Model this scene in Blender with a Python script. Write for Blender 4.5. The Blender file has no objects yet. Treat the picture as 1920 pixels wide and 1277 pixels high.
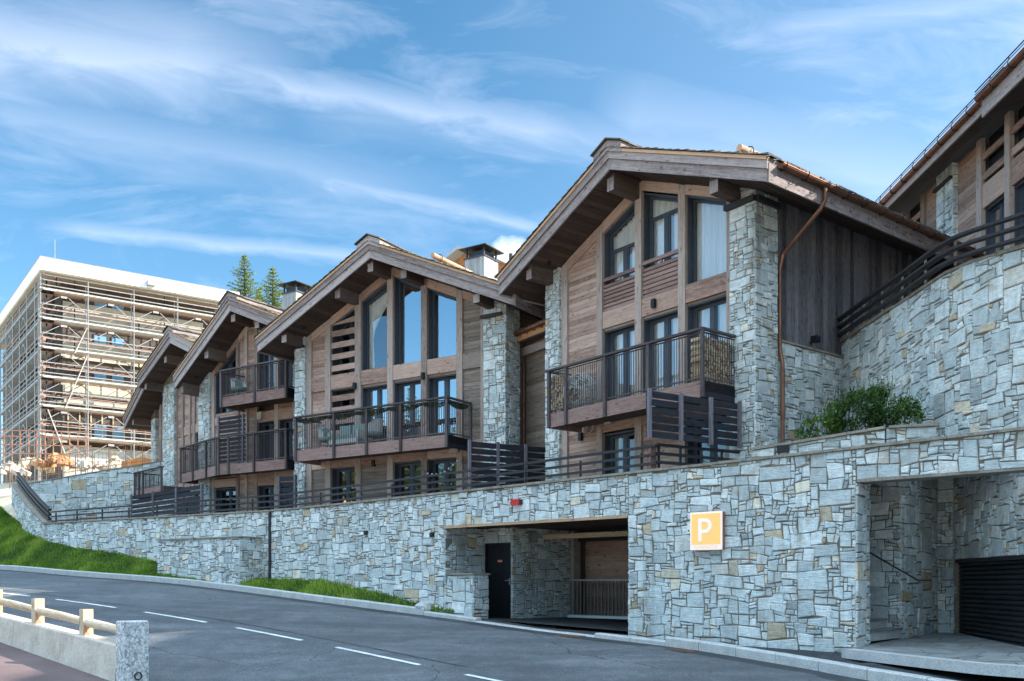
import bpy, math, random
from math import radians, sin, cos, pi, hypot, atan2, sqrt, floor
from mathutils import Vector, noise
# ---------------------------------------------------------------- camera, world, sun, exposure
SC = bpy.context.scene
COL = SC.collection
FP, EZ, HZ = 1730.0, 1.6, 1090.0          # focal length in photo pixels, eye height, horizon row
cam = bpy.data.objects.new('camera', bpy.data.cameras.new('camera')); COL.objects.link(cam)
cam.location = (0, 0, EZ); cam.rotation_euler = (radians(90), 0, 0)
cam.data.sensor_width = 36; cam.data.lens = 36*FP/1920; cam.data.shift_y = (HZ-638.5)/1920
cam.data.clip_start = .1; cam.data.clip_end = 6000
SC.camera = cam
SC.render.resolution_x, SC.render.resolution_y = 1024, 681
SC.view_settings.view_transform = 'Standard'; SC.view_settings.look = 'None'
SC.view_settings.exposure = EXPOSURE = 1.42
SUN_EL, SUN_AZ = 35.0, 0.5                # elevation; azimuth measured from +X towards +Y
wd = bpy.data.worlds.new('World'); SC.world = wd; wd.use_nodes = True
class NT:
    def __init__(s, tree): s.t = tree; s.n = tree.nodes; s.l = tree.links
    def new(s, typ, **k):
        n = s.n.new(typ)
        for a, b in k.items():
            if a == 'inp':
                for i, v in b.items():
                    if hasattr(v, 'is_output'): s.l.new(v, n.inputs[i])
                    else: n.inputs[i].default_value = v
            else: setattr(n, a, b)
        return n
    def math(s, op, a, b=0.0, c=0.0, clamp=False):
        n = s.new('ShaderNodeMath', operation=op, inp={0: a, 1: b, 2: c}); n.use_clamp = clamp; return n.outputs[0]
    def mix(s, f, a, b, mode='MIX'):
        n = s.new('ShaderNodeMix', data_type='RGBA', blend_type=mode, inp={0: f, 6: a, 7: b}); return n.outputs[2]
    def noise(s, v, sc, det=3, rough=.55, dist=0.0):
        return s.new('ShaderNodeTexNoise', inp={'Vector': v, 'Scale': sc, 'Detail': det, 'Roughness': rough, 'Distortion': dist}).outputs[0]
    def ramp(s, f, stops):
        n = s.new('ShaderNodeValToRGB', inp={0: f}); e = n.color_ramp.elements
        while len(e) < len(stops): e.new(.5)
        for i, (p, c) in enumerate(stops):
            e[i].position = p; e[i].color = (c[0], c[1], c[2], 1) if hasattr(c, '__len__') else (c, c, c, 1)
        return n.outputs[0]
    def xyz(s, x, y, z): return s.new('ShaderNodeCombineXYZ', inp={0: x, 1: y, 2: z}).outputs[0]
w = NT(wd.node_tree); bg = w.n['Background']
sky = w.new('ShaderNodeTexSky', sky_type='NISHITA'); sky.sun_disc = False
sky.sun_elevation = radians(SUN_EL); sky.sun_rotation = radians(90-SUN_AZ)
sky.altitude = 1800; sky.air_density = 1.0; sky.dust_density = .6; sky.ozone_density = 2.0
tc = w.new('ShaderNodeTexCoord').outputs['Generated']
sp = w.new('ShaderNodeSeparateXYZ', inp={0: tc}); dx, dy, dz = sp.outputs
yy = w.math('MAXIMUM', dy, .05)
p = w.math('DIVIDE', dx, yy); q = w.math('DIVIDE', dz, yy)      # compass-fixed coordinates of the northern sky
def wband(x0, y0, x1, y1, wd0, wob, sc):
    """soft streak of cirrus from (x0,y0) to (x1,y1) on the northern sky"""
    L = hypot(x1-x0, y1-y0); ux, uy = (x1-x0)/L, (y1-y0)/L
    px = w.math('SUBTRACT', p, x0); py = w.math('SUBTRACT', q, y0)
    al = w.math('ADD', w.math('MULTIPLY', px, ux), w.math('MULTIPLY', py, uy))
    ac = w.math('ADD', w.math('MULTIPLY', px, -uy), w.math('MULTIPLY', py, ux))
    nz = w.noise(w.xyz(w.math('MULTIPLY', al, sc), w.math('MULTIPLY', ac, sc*3.5), x0*7), 1.0, 5, .6, .6)
    ac2 = w.math('ADD', ac, w.math('MULTIPLY', w.math('SUBTRACT', nz, .5), wob))
    core = w.math('SUBTRACT', 1.0, w.math('DIVIDE', w.math('ABSOLUTE', ac2), wd0), clamp=True)
    e0 = w.math('MULTIPLY', al, 9.0/L, clamp=True); e1 = w.math('MULTIPLY', w.math('SUBTRACT', L, al), 4.0/L, clamp=True)
    r = w.math('MULTIPLY', w.math('MULTIPLY', core, w.math('MULTIPLY', e0, e1)), w.math('ADD', w.math('MULTIPLY', nz, 1.3), .1))
    return w.math('MULTIPLY', r, 1.0, clamp=True)
def PX(u): return (u-960)/FP
def PY(v): return (HZ-v)/FP
bands = []
for a in [(-500, 10, 620, 150, .080, .13, 4, .50), (-300, 40, 500, 150, .028, .06, 7, .32), (300, 110, 1250, 300, .030, .065, 6, .42), (420, 150, 800, 205, .012, .03, 10, .35), (60, 425, 900, 500, .013, .028, 9, .34),
          (560, 330, 1120, 455, .014, .03, 8, .38), (-100, 190, 900, 400, .045, .08, 4, .25), (1100, 200, 1950, 380, .06, .09, 4, .22),
          (1400, 60, 2200, -20, .02, .05, 6, .25), (500, 215, 2000, 330, .035, .05, 3, .22)]:
    b = wband(PX(a[0]), PY(a[1]), PX(a[2]), PY(a[3]), a[4], a[5], a[6]); bands.append(w.math('MULTIPLY', b, a[7]))
tot = bands[0]
for b in bands[1:]: tot = w.math('MAXIMUM', tot, b)
# small cumulus above the far roof
cx = w.math('DIVIDE', w.math('SUBTRACT', p, PX(965)), .034); cy = w.math('DIVIDE', w.math('SUBTRACT', q, PY(472)), .026)
rr = w.math('ADD', w.math('MULTIPLY', cx, cx), w.math('MULTIPLY', cy, cy))
cn = w.noise(w.xyz(p, q, 3.0), 38, 5, .6)
cum = w.math('MULTIPLY', w.math('SUBTRACT', w.math('SUBTRACT', 1.35, rr), w.math('MULTIPLY', cn, 1.5)), 1.6, clamp=True)
tot = w.math('MAXIMUM', tot, w.math('MULTIPLY', cum, .8))
# thin veil overall, thicker to the horizon, and unseen bright cloud added overhead and to the south to brighten the shade
veil = w.noise(w.xyz(w.math('MULTIPLY', p, 2.2), w.math('MULTIPLY', q, 7.0), 1.0), 2.0, 6, .62, .8)
vv = w.math('MULTIPLY', w.math('SUBTRACT', veil, .46, clamp=True), .8)
hz = w.math('POWER', w.math('SUBTRACT', 1.0, w.math('ABSOLUTE', dz), clamp=True), 7.0)
side = w.math('MULTIPLY', w.math('ADD', p, .1, clamp=True), .20)
f = w.math('ADD', w.math('MAXIMUM', tot, vv), w.math('MULTIPLY', hz, .22), clamp=True)
f = w.math('ADD', f, side, clamp=True)
north = w.math('GREATER_THAN', dy, .06)
f = w.math('MULTIPLY', f, north)
skc = w.new("ShaderNodeHueSaturation", inp={"Hue": .484, "Saturation": 1.18, "Value": .94, "Color": sky.outputs[0]}).outputs[0]
c1 = w.mix(f, skc, (5.0, 5.4, 6.4, 1))
on = w.noise(w.xyz(dx, dy, w.math('MULTIPLY', dz, 2.0)), 2.4, 5, .6)
over = w.math('MULTIPLY', w.math('MULTIPLY', w.math('SUBTRACT', w.math('SUBTRACT', dz, w.math('MULTIPLY', w.math('MAXIMUM', dy, 0.0), .75)), .40), 3.4, clamp=True),
              w.math('MULTIPLY', w.math('SUBTRACT', on, .30), 4.0, clamp=True))
c2 = w.mix(over, c1, (11.0, 14.8, 18.2, 1))
w.l.new(c2, bg.inputs[0]); bg.inputs[1].default_value = .1
sd = bpy.data.lights.new('sun', 'SUN'); sd.energy = 4.5; sd.angle = radians(.5); sd.color = (1, .93, .82)
sun = bpy.data.objects.new('sun', sd); COL.objects.link(sun)
S = Vector((cos(radians(SUN_EL))*cos(radians(SUN_AZ)), cos(radians(SUN_EL))*sin(radians(SUN_AZ)), sin(radians(SUN_EL))))
sun.rotation_euler = S.to_track_quat('Z', 'Y').to_euler()
sun.location = (40, 0, 40)

# ---------------------------------------------------------------- materials
M = {}
def mat(name, build, **k):
    m = bpy.data.materials.new(name); m.use_nodes = True; t = NT(m.node_tree)
    build(t, t.n['Principled BSDF'], **k); M[name] = m; return m
def setp(t, b, col=None, rough=.8, spec=.3, metal=0, bump=None, bs=.3, bd=.02):
    if col is not None:
        if hasattr(col, 'is_output'): t.l.new(col, b.inputs['Base Color'])
        else: b.inputs['Base Color'].default_value = (*col, 1)
    if hasattr(rough, 'is_output'): t.l.new(rough, b.inputs['Roughness'])
    else: b.inputs['Roughness'].default_value = rough
    b.inputs['Specular IOR Level'].default_value = spec; b.inputs['Metallic'].default_value = metal
    if bump is not None:
        n = t.new('ShaderNodeBump', inp={'Strength': bs, 'Distance': bd, 'Height': bump}); t.l.new(n.outputs[0], b.inputs['Normal'])
def objc(t): return t.new('ShaderNodeTexCoord').outputs['Object']
def attr(t): return t.new('ShaderNodeAttribute', attribute_name='tint').outputs['Fac']
def m_wood(t, b, c0, c1, c2, rough=.75, grain=1.0, cont=1.0):
    uv = t.new('ShaderNodeTexCoord').outputs['UV']; s = t.new('ShaderNodeSeparateXYZ', inp={0: uv}); a = attr(t)
    off = t.math('MULTIPLY', a, 37.0)
    g1 = t.noise(t.xyz(t.math('MULTIPLY', s.outputs[0], 1.6), t.math('MULTIPLY', s.outputs[1], 34), off), grain, 5, .65, .5)
    g2 = t.noise(t.xyz(t.math('MULTIPLY', s.outputs[0], 5), t.math('MULTIPLY', s.outputs[1], 9), off), 1.5, 4, .6)
    g3 = t.noise(t.xyz(t.math('MULTIPLY', s.outputs[0], .5), t.math('MULTIPLY', s.outputs[1], 2.5), off), 1.0, 3, .6)
    vo = t.new('ShaderNodeTexVoronoi', inp={'Vector': t.xyz(t.math('MULTIPLY', s.outputs[0], 2.6), t.math('MULTIPLY', s.outputs[1], 6.5), off), 'Scale': 1.0})
    kn = t.math('SUBTRACT', 1.0, t.math('MULTIPLY', vo.outputs['Distance'], 4.6), clamp=True)
    v = t.math('ADD', t.math('MULTIPLY', g1, .55*cont), t.math('ADD', t.math('MULTIPLY', g2, .25*cont), t.math('MULTIPLY', g3, .2)))
    v = t.math('ADD', v, t.math('MULTIPLY', t.math('SUBTRACT', a, .5), .22))
    c = t.ramp(v, [(.30, c0), (.48, c1), (.68, c2)])
    c = t.mix(t.math('MULTIPLY', kn, .9), c, (c0[0]*.35, c0[1]*.35, c0[2]*.35, 1))
    setp(t, b, c, rough, .25, bump=t.math('ADD', g1, t.math('MULTIPLY', g2, .4)), bs=.5, bd=.01)
mat('timber', m_wood, c0=(.14, .10, .085), c1=(.315, .24, .205), c2=(.46, .365, .32))
mat('siding', m_wood, c0=(.165, .095, .072), c1=(.365, .235, .185), c2=(.51, .36, .29))
mat('siding_grey', m_wood, c0=(.095, .072, .058), c1=(.195, .15, .122), c2=(.29, .232, .192))
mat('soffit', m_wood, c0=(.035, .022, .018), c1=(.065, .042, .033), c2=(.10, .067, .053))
mat('purlin_wood', m_wood, c0=(.06, .038, .030), c1=(.115, .078, .062), c2=(.17, .125, .10))
mat('barge', m_wood, c0=(.115, .088, .085), c1=(.29, .235, .225), c2=(.45, .385, .37))
mat('barge_fresh', m_wood, c0=(.34, .20, .12), c1=(.50, .31, .19), c2=(.58, .38, .25))
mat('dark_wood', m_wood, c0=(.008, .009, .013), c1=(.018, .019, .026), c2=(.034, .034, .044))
mat('timber_dark', m_wood, c0=(.05, .042, .05), c1=(.12, .105, .12), c2=(.2, .18, .2))
mat('side_wood', m_wood, c0=(.030, .027, .032), c1=(.105, .096, .105), c2=(.22, .205, .215), grain=1.4)
mat('balcony_wood', m_wood, c0=(.11, .062, .052), c1=(.225, .138, .118), c2=(.32, .215, .19))
mat('rail_wood', m_wood, c0=(.035, .026, .027), c1=(.07, .055, .056), c2=(.12, .098, .098))
mat('log_wood', m_wood, c0=(.26, .17, .10), c1=(.44, .33, .22), c2=(.60, .49, .36))
mat('pale_wood', m_wood, c0=(.30, .20, .12), c1=(.55, .41, .28), c2=(.72, .60, .47))
mat('orange_wood', m_wood, c0=(.26, .11, .05), c1=(.42, .20, .09), c2=(.52, .28, .14))
def m_stone(t, b, lo=.30, hi=.62, warm=.12):
    a = attr(t); o = objc(t)
    base = t.ramp(a, [(0, (.25, .27, .27)), (.08, (.33, .36, .36)), (.35, (.39, .425, .425)), (.65, (.44, .475, .47)), (.94, (.54, .56, .55)), (.96, (.33, .26, .17)), (.985, (.46, .38, .28)), (1, (.62, .56, .46))])
    n1 = t.noise(o, 9, 6, .7); n2 = t.noise(o, 45, 5, .72); n3 = t.noise(o, 2.2, 3, .6)
    lay = t.noise(t.new('ShaderNodeMapping', inp={'Vector': o, 'Scale': (4, 4, 38)}).outputs[0], 1.0, 4, .65, .7)
    k = t.math('ADD', t.math('ADD', t.math('MULTIPLY', n1, .75), t.math('MULTIPLY', n2, .7)), t.math('ADD', t.math('MULTIPLY', lay, .5), t.math('MULTIPLY', n3, .5)))
    k = t.math('SUBTRACT', t.math('MULTIPLY', k, 1.25), .50)
    c = t.mix(1.0, base, t.ramp(t.math('MULTIPLY', k, .7), [(0.08, .15), (.34, .66), (.58, 1.08), (.9, 1.7)]), 'MULTIPLY')
    c = t.mix(t.math('MULTIPLY', t.math('SUBTRACT', n3, .54, clamp=True), 3.4), c, (.30, .225, .14, 1))
    stn = t.noise(t.new('ShaderNodeMapping', inp={'Vector': o, 'Scale': (1.6, 1.6, .22)}).outputs[0], 1.0, 5, .7, .4)
    c = t.mix(t.math('MULTIPLY', t.math('SUBTRACT', stn, .55, clamp=True), 3.2), c, t.mix(1.0, c, (.42, .40, .36, 1), 'MULTIPLY'))
    setp(t, b, c, .8, .3, bump=t.math('ADD', t.math('ADD', n1, t.math('MULTIPLY', n2, .8)), lay), bs=.9, bd=.03)
mat('stone', m_stone)
def m_noisy(t, b, c0, c1, sc=6, det=5, rough=.9, bs=.3, bd=.01, sc2=90, amt=.5, spec=.25, metal=0):
    o = objc(t); n = t.noise(o, sc, det, .6); n2 = t.noise(o, sc2, 3, .7)
    k = t.math('ADD', t.math('MULTIPLY', n, 1-amt), t.math('MULTIPLY', n2, amt))
    setp(t, b, t.ramp(k, [(.33, c0), (.67, c1)]), rough, spec, metal, bump=n2, bs=bs, bd=bd)
mat('mortar', m_noisy, c0=(.09, .072, .056), c1=(.27, .22, .17), sc=5)
mat('coping', m_noisy, c0=(.13, .105, .08), c1=(.36, .32, .27), sc=5, sc2=30)
mat('concrete', m_noisy, c0=(.34, .28, .23), c1=(.68, .59, .50), sc=2.2, sc2=26)
mat('granite', m_noisy, c0=(.24, .24, .24), c1=(.60, .59, .57), sc=4, sc2=55, amt=.75)
mat('speckled_granite', m_noisy, c0=(.12, .13, .14), c1=(.84, .82, .80), sc=3, sc2=24, amt=.8)
mat('earth', m_noisy, c0=(.38, .29, .19), c1=(.62, .53, .41), sc=.5, sc2=5)
mat('meadow', m_noisy, c0=(.10, .14, .05), c1=(.30, .27, .16), sc=.1, sc2=1.5)
def m_pave(t, b):
    o = objc(t); n = t.noise(o, 3, 5, .65); n2 = t.noise(o, 35, 3, .7)
    wv = t.new('ShaderNodeTexNoise', inp={'Vector': o, 'Scale': 1.2, 'Detail': 2.0}).outputs[1]
    vec = t.new('ShaderNodeMixRGB', inp={0: .12, 1: o, 2: wv}).outputs[0]
    e = t.new('ShaderNodeTexVoronoi', feature='DISTANCE_TO_EDGE', inp={'Vector': vec, 'Scale': 2.1}).outputs['Distance']
    c_ = t.new('ShaderNodeTexVoronoi', inp={'Vector': vec, 'Scale': 2.1}).outputs['Color']
    base = t.ramp(t.math('ADD', t.math('MULTIPLY', n, .6), t.math('MULTIPLY', n2, .4)), [(.3, (.10, .108, .11)), (.7, (.27, .28, .28))])
    base = t.mix(.35, base, t.mix(1.0, base, t.new('ShaderNodeHueSaturation', inp={'Saturation': .0, 'Value': 1.6, 'Color': c_}).outputs[0], 'MULTIPLY'))
    base = t.mix(t.math('LESS_THAN', e, .022), base, (.10, .09, .075, 1))
    setp(t, b, base, .8, .35, bump=t.math('ADD', t.math('MULTIPLY', n2, .4), t.math('MULTIPLY', e, 3.0, clamp=True)), bs=.5, bd=.02)
mat('paving', m_pave)
mat('blue_pane', m_noisy, c0=(.10, .26, .42), c1=(.22, .42, .60), sc=2, rough=.1, bs=.0)
mat('dark_metal', m_noisy, c0=(.020, .018, .021), c1=(.038, .033, .038), sc=8, rough=.5, bs=.1)
mat('black_metal', m_noisy, c0=(.010, .011, .013), c1=(.018, .020, .024), sc=8, rough=.4, bs=.05)
mat('frame_paint', m_noisy, c0=(.040, .048, .062), c1=(.065, .075, .095), sc=8, rough=.45, bs=.08)
mat('copper', m_noisy, c0=(.12, .055, .035), c1=(.33, .16, .10), sc=4, rough=.42, metal=.75, bs=.08)
mat('gate_brown', m_noisy, c0=(.14, .12, .105), c1=(.22, .19, .17), sc=4, rough=.5, bs=.05)
mat('steel', m_noisy, c0=(.26, .24, .22), c1=(.46, .44, .42), sc=4, rough=.45, metal=.3, bs=.05)
mat('rusty_steel', m_noisy, c0=(.36, .13, .07), c1=(.50, .30, .22), sc=4, rough=.7, bs=.05)
mat('white_paint', m_noisy, c0=(.76, .74, .72), c1=(.84, .82, .80), sc=.6, rough=.7, bs=.04)
mat('grey_paint_and_shade', m_noisy, c0=(.30, .32, .34), c1=(.40, .42, .44), sc=2, rough=.6, bs=.05)  # grey paint, also the shade tone of the scaffold's left boards
mat('render_cream', m_noisy, c0=(.38, .32, .24), c1=(.66, .59, .48), sc=.7, sc2=7)
mat('render_brown', m_noisy, c0=(.07, .055, .045), c1=(.15, .12, .10), sc=1.5, sc2=9)
mat('road_paint', m_noisy, c0=(.22, .225, .23), c1=(.92, .92, .92), sc=3, sc2=45, amt=.6)
mat('orange_net', m_noisy, c0=(.75, .20, .05), c1=(.85, .38, .12), sc=3)
mat('plank_metal', m_noisy, c0=(.34, .30, .24), c1=(.66, .62, .55), sc=2, sc2=9)
mat('interior', m_noisy, c0=(.075, .060, .050), c1=(.16, .13, .11), sc=1.0)
mat('red_lamp', m_noisy, c0=(.42, .02, .02), c1=(.55, .04, .04), sc=9, rough=.25, bs=.02)
mat('grate', m_noisy, c0=(.10, .05, .03), c1=(.22, .12, .08), sc=8, rough=.8)
mat('box_cream', m_noisy, c0=(.70, .68, .58), c1=(.80, .78, .68), sc=3, rough=.4, bs=.02)
mat('sign_edge', m_noisy, c0=(.28, .10, .06), c1=(.38, .15, .09), sc=6)
mat('cushion', m_noisy, c0=(.14, .20, .19), c1=(.24, .31, .29), sc=9)
mat('rattan', m_noisy, c0=(.35, .35, .34), c1=(.60, .60, .58), sc=20)
mat('bulb_white', m_noisy, c0=(.8, .8, .76), c1=(.9, .9, .86), sc=3, rough=.3)
mat('door_sign', m_noisy, c0=(.70, .22, .14), c1=(.8, .30, .20), sc=3)
def m_asph(t, b, d=1.0):
    o = objc(t); n = t.noise(o, 42, 3, .8); n2 = t.noise(o, .35, 5, .65, 1.0); n3 = t.noise(o, 2.6, 6, .75)
    v = t.new('ShaderNodeTexVoronoi', inp={'Vector': o, 'Scale': 60.0}).outputs['Distance']
    # long wheel-worn streaks following the road
    mp = t.new('ShaderNodeMapping', inp={'Vector': o, 'Rotation': (0, 0, radians(43.7)), 'Scale': (.10, .9, 1)}).outputs[0]
    tr = t.noise(mp, 1.0, 3, .5, .3)
    k = t.math('ADD', t.math('MULTIPLY', n, .55), t.math('ADD', t.math('MULTIPLY', n2, .30), t.math('ADD', t.math('MULTIPLY', n3, .22), t.math('ADD', t.math('MULTIPLY', v, .22), t.math('MULTIPLY', tr, .22)))))
    c = t.ramp(k, [(.52, (.022*d, .024*d, .028*d)), (.76, (.075*d, .082*d, .092*d)), (1.0, (.26*d, .27*d, .28*d))])
    ck = t.new('ShaderNodeTexVoronoi', feature='DISTANCE_TO_EDGE', inp={'Vector': t.new('ShaderNodeMixRGB', inp={0: .35, 1: o, 2: t.new('ShaderNodeTexNoise', inp={'Vector': o, 'Scale': 1.3, 'Detail': 4.0}).outputs[1]}).outputs[0], 'Scale': .42}).outputs['Distance']
    cm = t.math('MULTIPLY', t.math('LESS_THAN', ck, .004), t.math('GREATER_THAN', n2, .50))
    c = t.mix(t.math('MULTIPLY', cm, .6), c, (.012, .012, .013, 1))
    setp(t, b, c, .72, .4, bump=t.math('ADD', n, v), bs=.6, bd=.014)
mat('asphalt', m_asph)
mat('asphalt_dark', m_asph, d=.42)
def m_asphr(t, b):
    o = objc(t); n = t.noise(o, 40, 3, .8); n2 = t.noise(o, .8, 4, .6)
    setp(t, b, t.ramp(t.math('ADD', t.math('MULTIPLY', n, .5), t.math('MULTIPLY', n2, .5)), [(.35, (.085, .055, .053)), (.65, (.17, .118, .115))]), .8, .3, bump=n, bs=.5, bd=.01)
mat('red_asphalt', m_asphr)
def m_shingle(t, b):
    a = attr(t); o = objc(t); n = t.noise(o, 12, 4, .7)
    setp(t, b, t.ramp(t.math('ADD', t.math('MULTIPLY', a, .6), t.math('MULTIPLY', n, .5)), [(.25, (.05, .042, .036)), (.6, (.12, .10, .085)), (.85, (.24, .20, .16))]), .85, .25, bump=n, bs=.5, bd=.02)
mat('shingle', m_shingle)
def m_leaf(t, b, c0, c1, c2, rough=.6, c3=None):
    a = attr(t); o = objc(t); n = t.noise(o, 1.3, 3, .6)
    c = t.ramp(t.math('ADD', t.math('MULTIPLY', a, .65), t.math('MULTIPLY', n, .4)), [(.25, c0), (.55, c1), (.82, c2)]+([(.90, c3)] if c3 else []))
    setp(t, b, c, rough, .25)
    tr = t.new('ShaderNodeBsdfTranslucent', inp={0: c}); mx = t.new('ShaderNodeMixShader', inp={0: .3, 1: b.outputs[0], 2: tr.outputs[0]})
    t.l.new(mx.outputs[0], t.n['Material Output'].inputs[0])
mat('grass_blade', m_leaf, c3=(.46, .37, .16), c0=(.04, .095, .006), c1=(.15, .26, .018), c2=(.34, .42, .06))
mat('soil_green', m_noisy, c0=(.020, .038, .010), c1=(.055, .085, .022), sc=2, sc2=20)
mat('shrub_leaf', m_leaf, c0=(.012, .035, .012), c1=(.045, .10, .022), c2=(.17, .25, .05))
mat('needle', m_leaf, c0=(.06, .10, .015), c1=(.22, .29, .04), c2=(.45, .47, .08))
mat('flower', m_leaf, c0=(.55, .35, .38), c1=(.7, .5, .52), c2=(.8, .65, .66))
mat('bark', m_noisy, c0=(.06, .045, .035), c1=(.14, .10, .08), sc=8)
def m_curt(t, b):
    uv = t.new('ShaderNodeTexCoord').outputs['UV']; s = t.new('ShaderNodeSeparateXYZ', inp={0: uv})
    n = t.noise(t.xyz(t.math('MULTIPLY', s.outputs[0], .5), t.math('MULTIPLY', s.outputs[1], 9), 0.0), 1.0, 3)
    c = t.ramp(n, [(.3, (.74, .74, .70)), (.7, (.95, .95, .92))]); setp(t, b, c, .9, .1)
    tr = t.new('ShaderNodeBsdfTranslucent', inp={0: c}); mx = t.new('ShaderNodeMixShader', inp={0: .12, 1: b.outputs[0], 2: tr.outputs[0]})
    t.l.new(mx.outputs[0], t.n['Material Output'].inputs[0])
mat('curtain', m_curt)
def m_glass(t, b, refl=.45, tint=(.90, .94, .96)):
    o = objc(t); n = t.noise(o, .9, 2, .5)
    bp = t.new('ShaderNodeBump', inp={'Strength': .05, 'Distance': .05, 'Height': n})
    g = t.new('ShaderNodeBsdfGlossy', inp={'Color': (.93, .96, 1, 1), 'Roughness': .015, 'Normal': bp.outputs[0]})
    tr = t.new('ShaderNodeBsdfTransparent', inp={0: (*tint, 1)})
    fr = t.new('ShaderNodeFresnel', inp={'IOR': 1.5})
    fac = t.math('ADD', t.math('MULTIPLY', fr.outputs[0], .8), refl, clamp=True)
    mx = t.new('ShaderNodeMixShader', inp={0: fac, 1: tr.outputs[0], 2: g.outputs[0]})
    t.l.new(mx.outputs[0], t.n['Material Output'].inputs[0]); t.n.remove(b)
mat('glass', m_glass, refl=.5)
mat('glass_clear', m_glass, refl=.20, tint=(.97, .99, 1.0))
mat('glass_dark', m_glass, refl=.10, tint=(.6, .66, .7))
def m_lit(t, b):
    setp(t, b, (.8, .35, .1), .6); b.inputs['Emission Color'].default_value = (1, .42, .12, 1); b.inputs['Emission Strength'].default_value = .9
mat('lamp_glow', m_lit)
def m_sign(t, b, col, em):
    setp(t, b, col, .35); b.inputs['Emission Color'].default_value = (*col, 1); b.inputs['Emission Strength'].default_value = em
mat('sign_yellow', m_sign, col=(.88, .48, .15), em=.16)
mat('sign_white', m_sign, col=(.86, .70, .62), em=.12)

# ---------------------------------------------------------------- geometry helpers
class Fr:
    """a facade plane: a = horizontal axis to the right, n = outward normal; local coordinates (s, d, z)"""
    def __init__(s, vp=0, u0=0, Y0=1, d0=0, raw=None):
        if raw: s.O, s.a = raw
        else:
            r = (vp-960)/FP; L = hypot(r, 1); s.a = (-r/L, -1/L)
        s.n = (s.a[1], -s.a[0])
        if not raw: s.O = ((u0-960)/FP*Y0-d0*s.n[0], Y0-d0*s.n[1])
    def Y(s, u, d=0):
        r = (u-960)/FP; return (s.O[0]*s.n[0]+s.O[1]*s.n[1]+d)/(r*s.n[0]+s.n[1])
    def S(s, u, d=0):
        Y = s.Y(u, d); X = (u-960)/FP*Y; return (X-s.O[0])*s.a[0]+(Y-s.O[1])*s.a[1]
    def Z(s, u, v, d=0): return EZ+(HZ-v)/FP*s.Y(u, d)
    def P(s, x, d, z): return (s.O[0]+x*s.a[0]+d*s.n[0], s.O[1]+x*s.a[1]+d*s.n[1], z)
    def side(s, x, flip=1):
        """frame of the wall standing at s = x, running back from the facade (flip 1: faces right, -1: faces left)"""
        o = s.P(x, 0, 0)[:2]
        return Fr(raw=(o, (-s.n[0]*flip, -s.n[1]*flip)))
def W3(u, v, Y): return Vector(((u-960)/FP*Y, Y, EZ+(HZ-v)/FP*Y))
WF = Fr(raw=((0, 0), (1, 0)))            # world axes: s = X, d = -Y
RND = random.Random(7)
ORG = {}
def tag(o, label=None, cat=None, group=None, kind=None):
    if label: o['label'] = label
    if cat: o['category'] = cat
    if group: o['group'] = group
    if kind: o['kind'] = kind
    return o
def empty(name, loc, label, cat, group=None):
    o = bpy.data.objects.new(name, None); COL.objects.link(o); o.location = loc; o.empty_display_size = .3
    ORG[o] = Vector(loc); return tag(o, label, cat, group)
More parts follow.
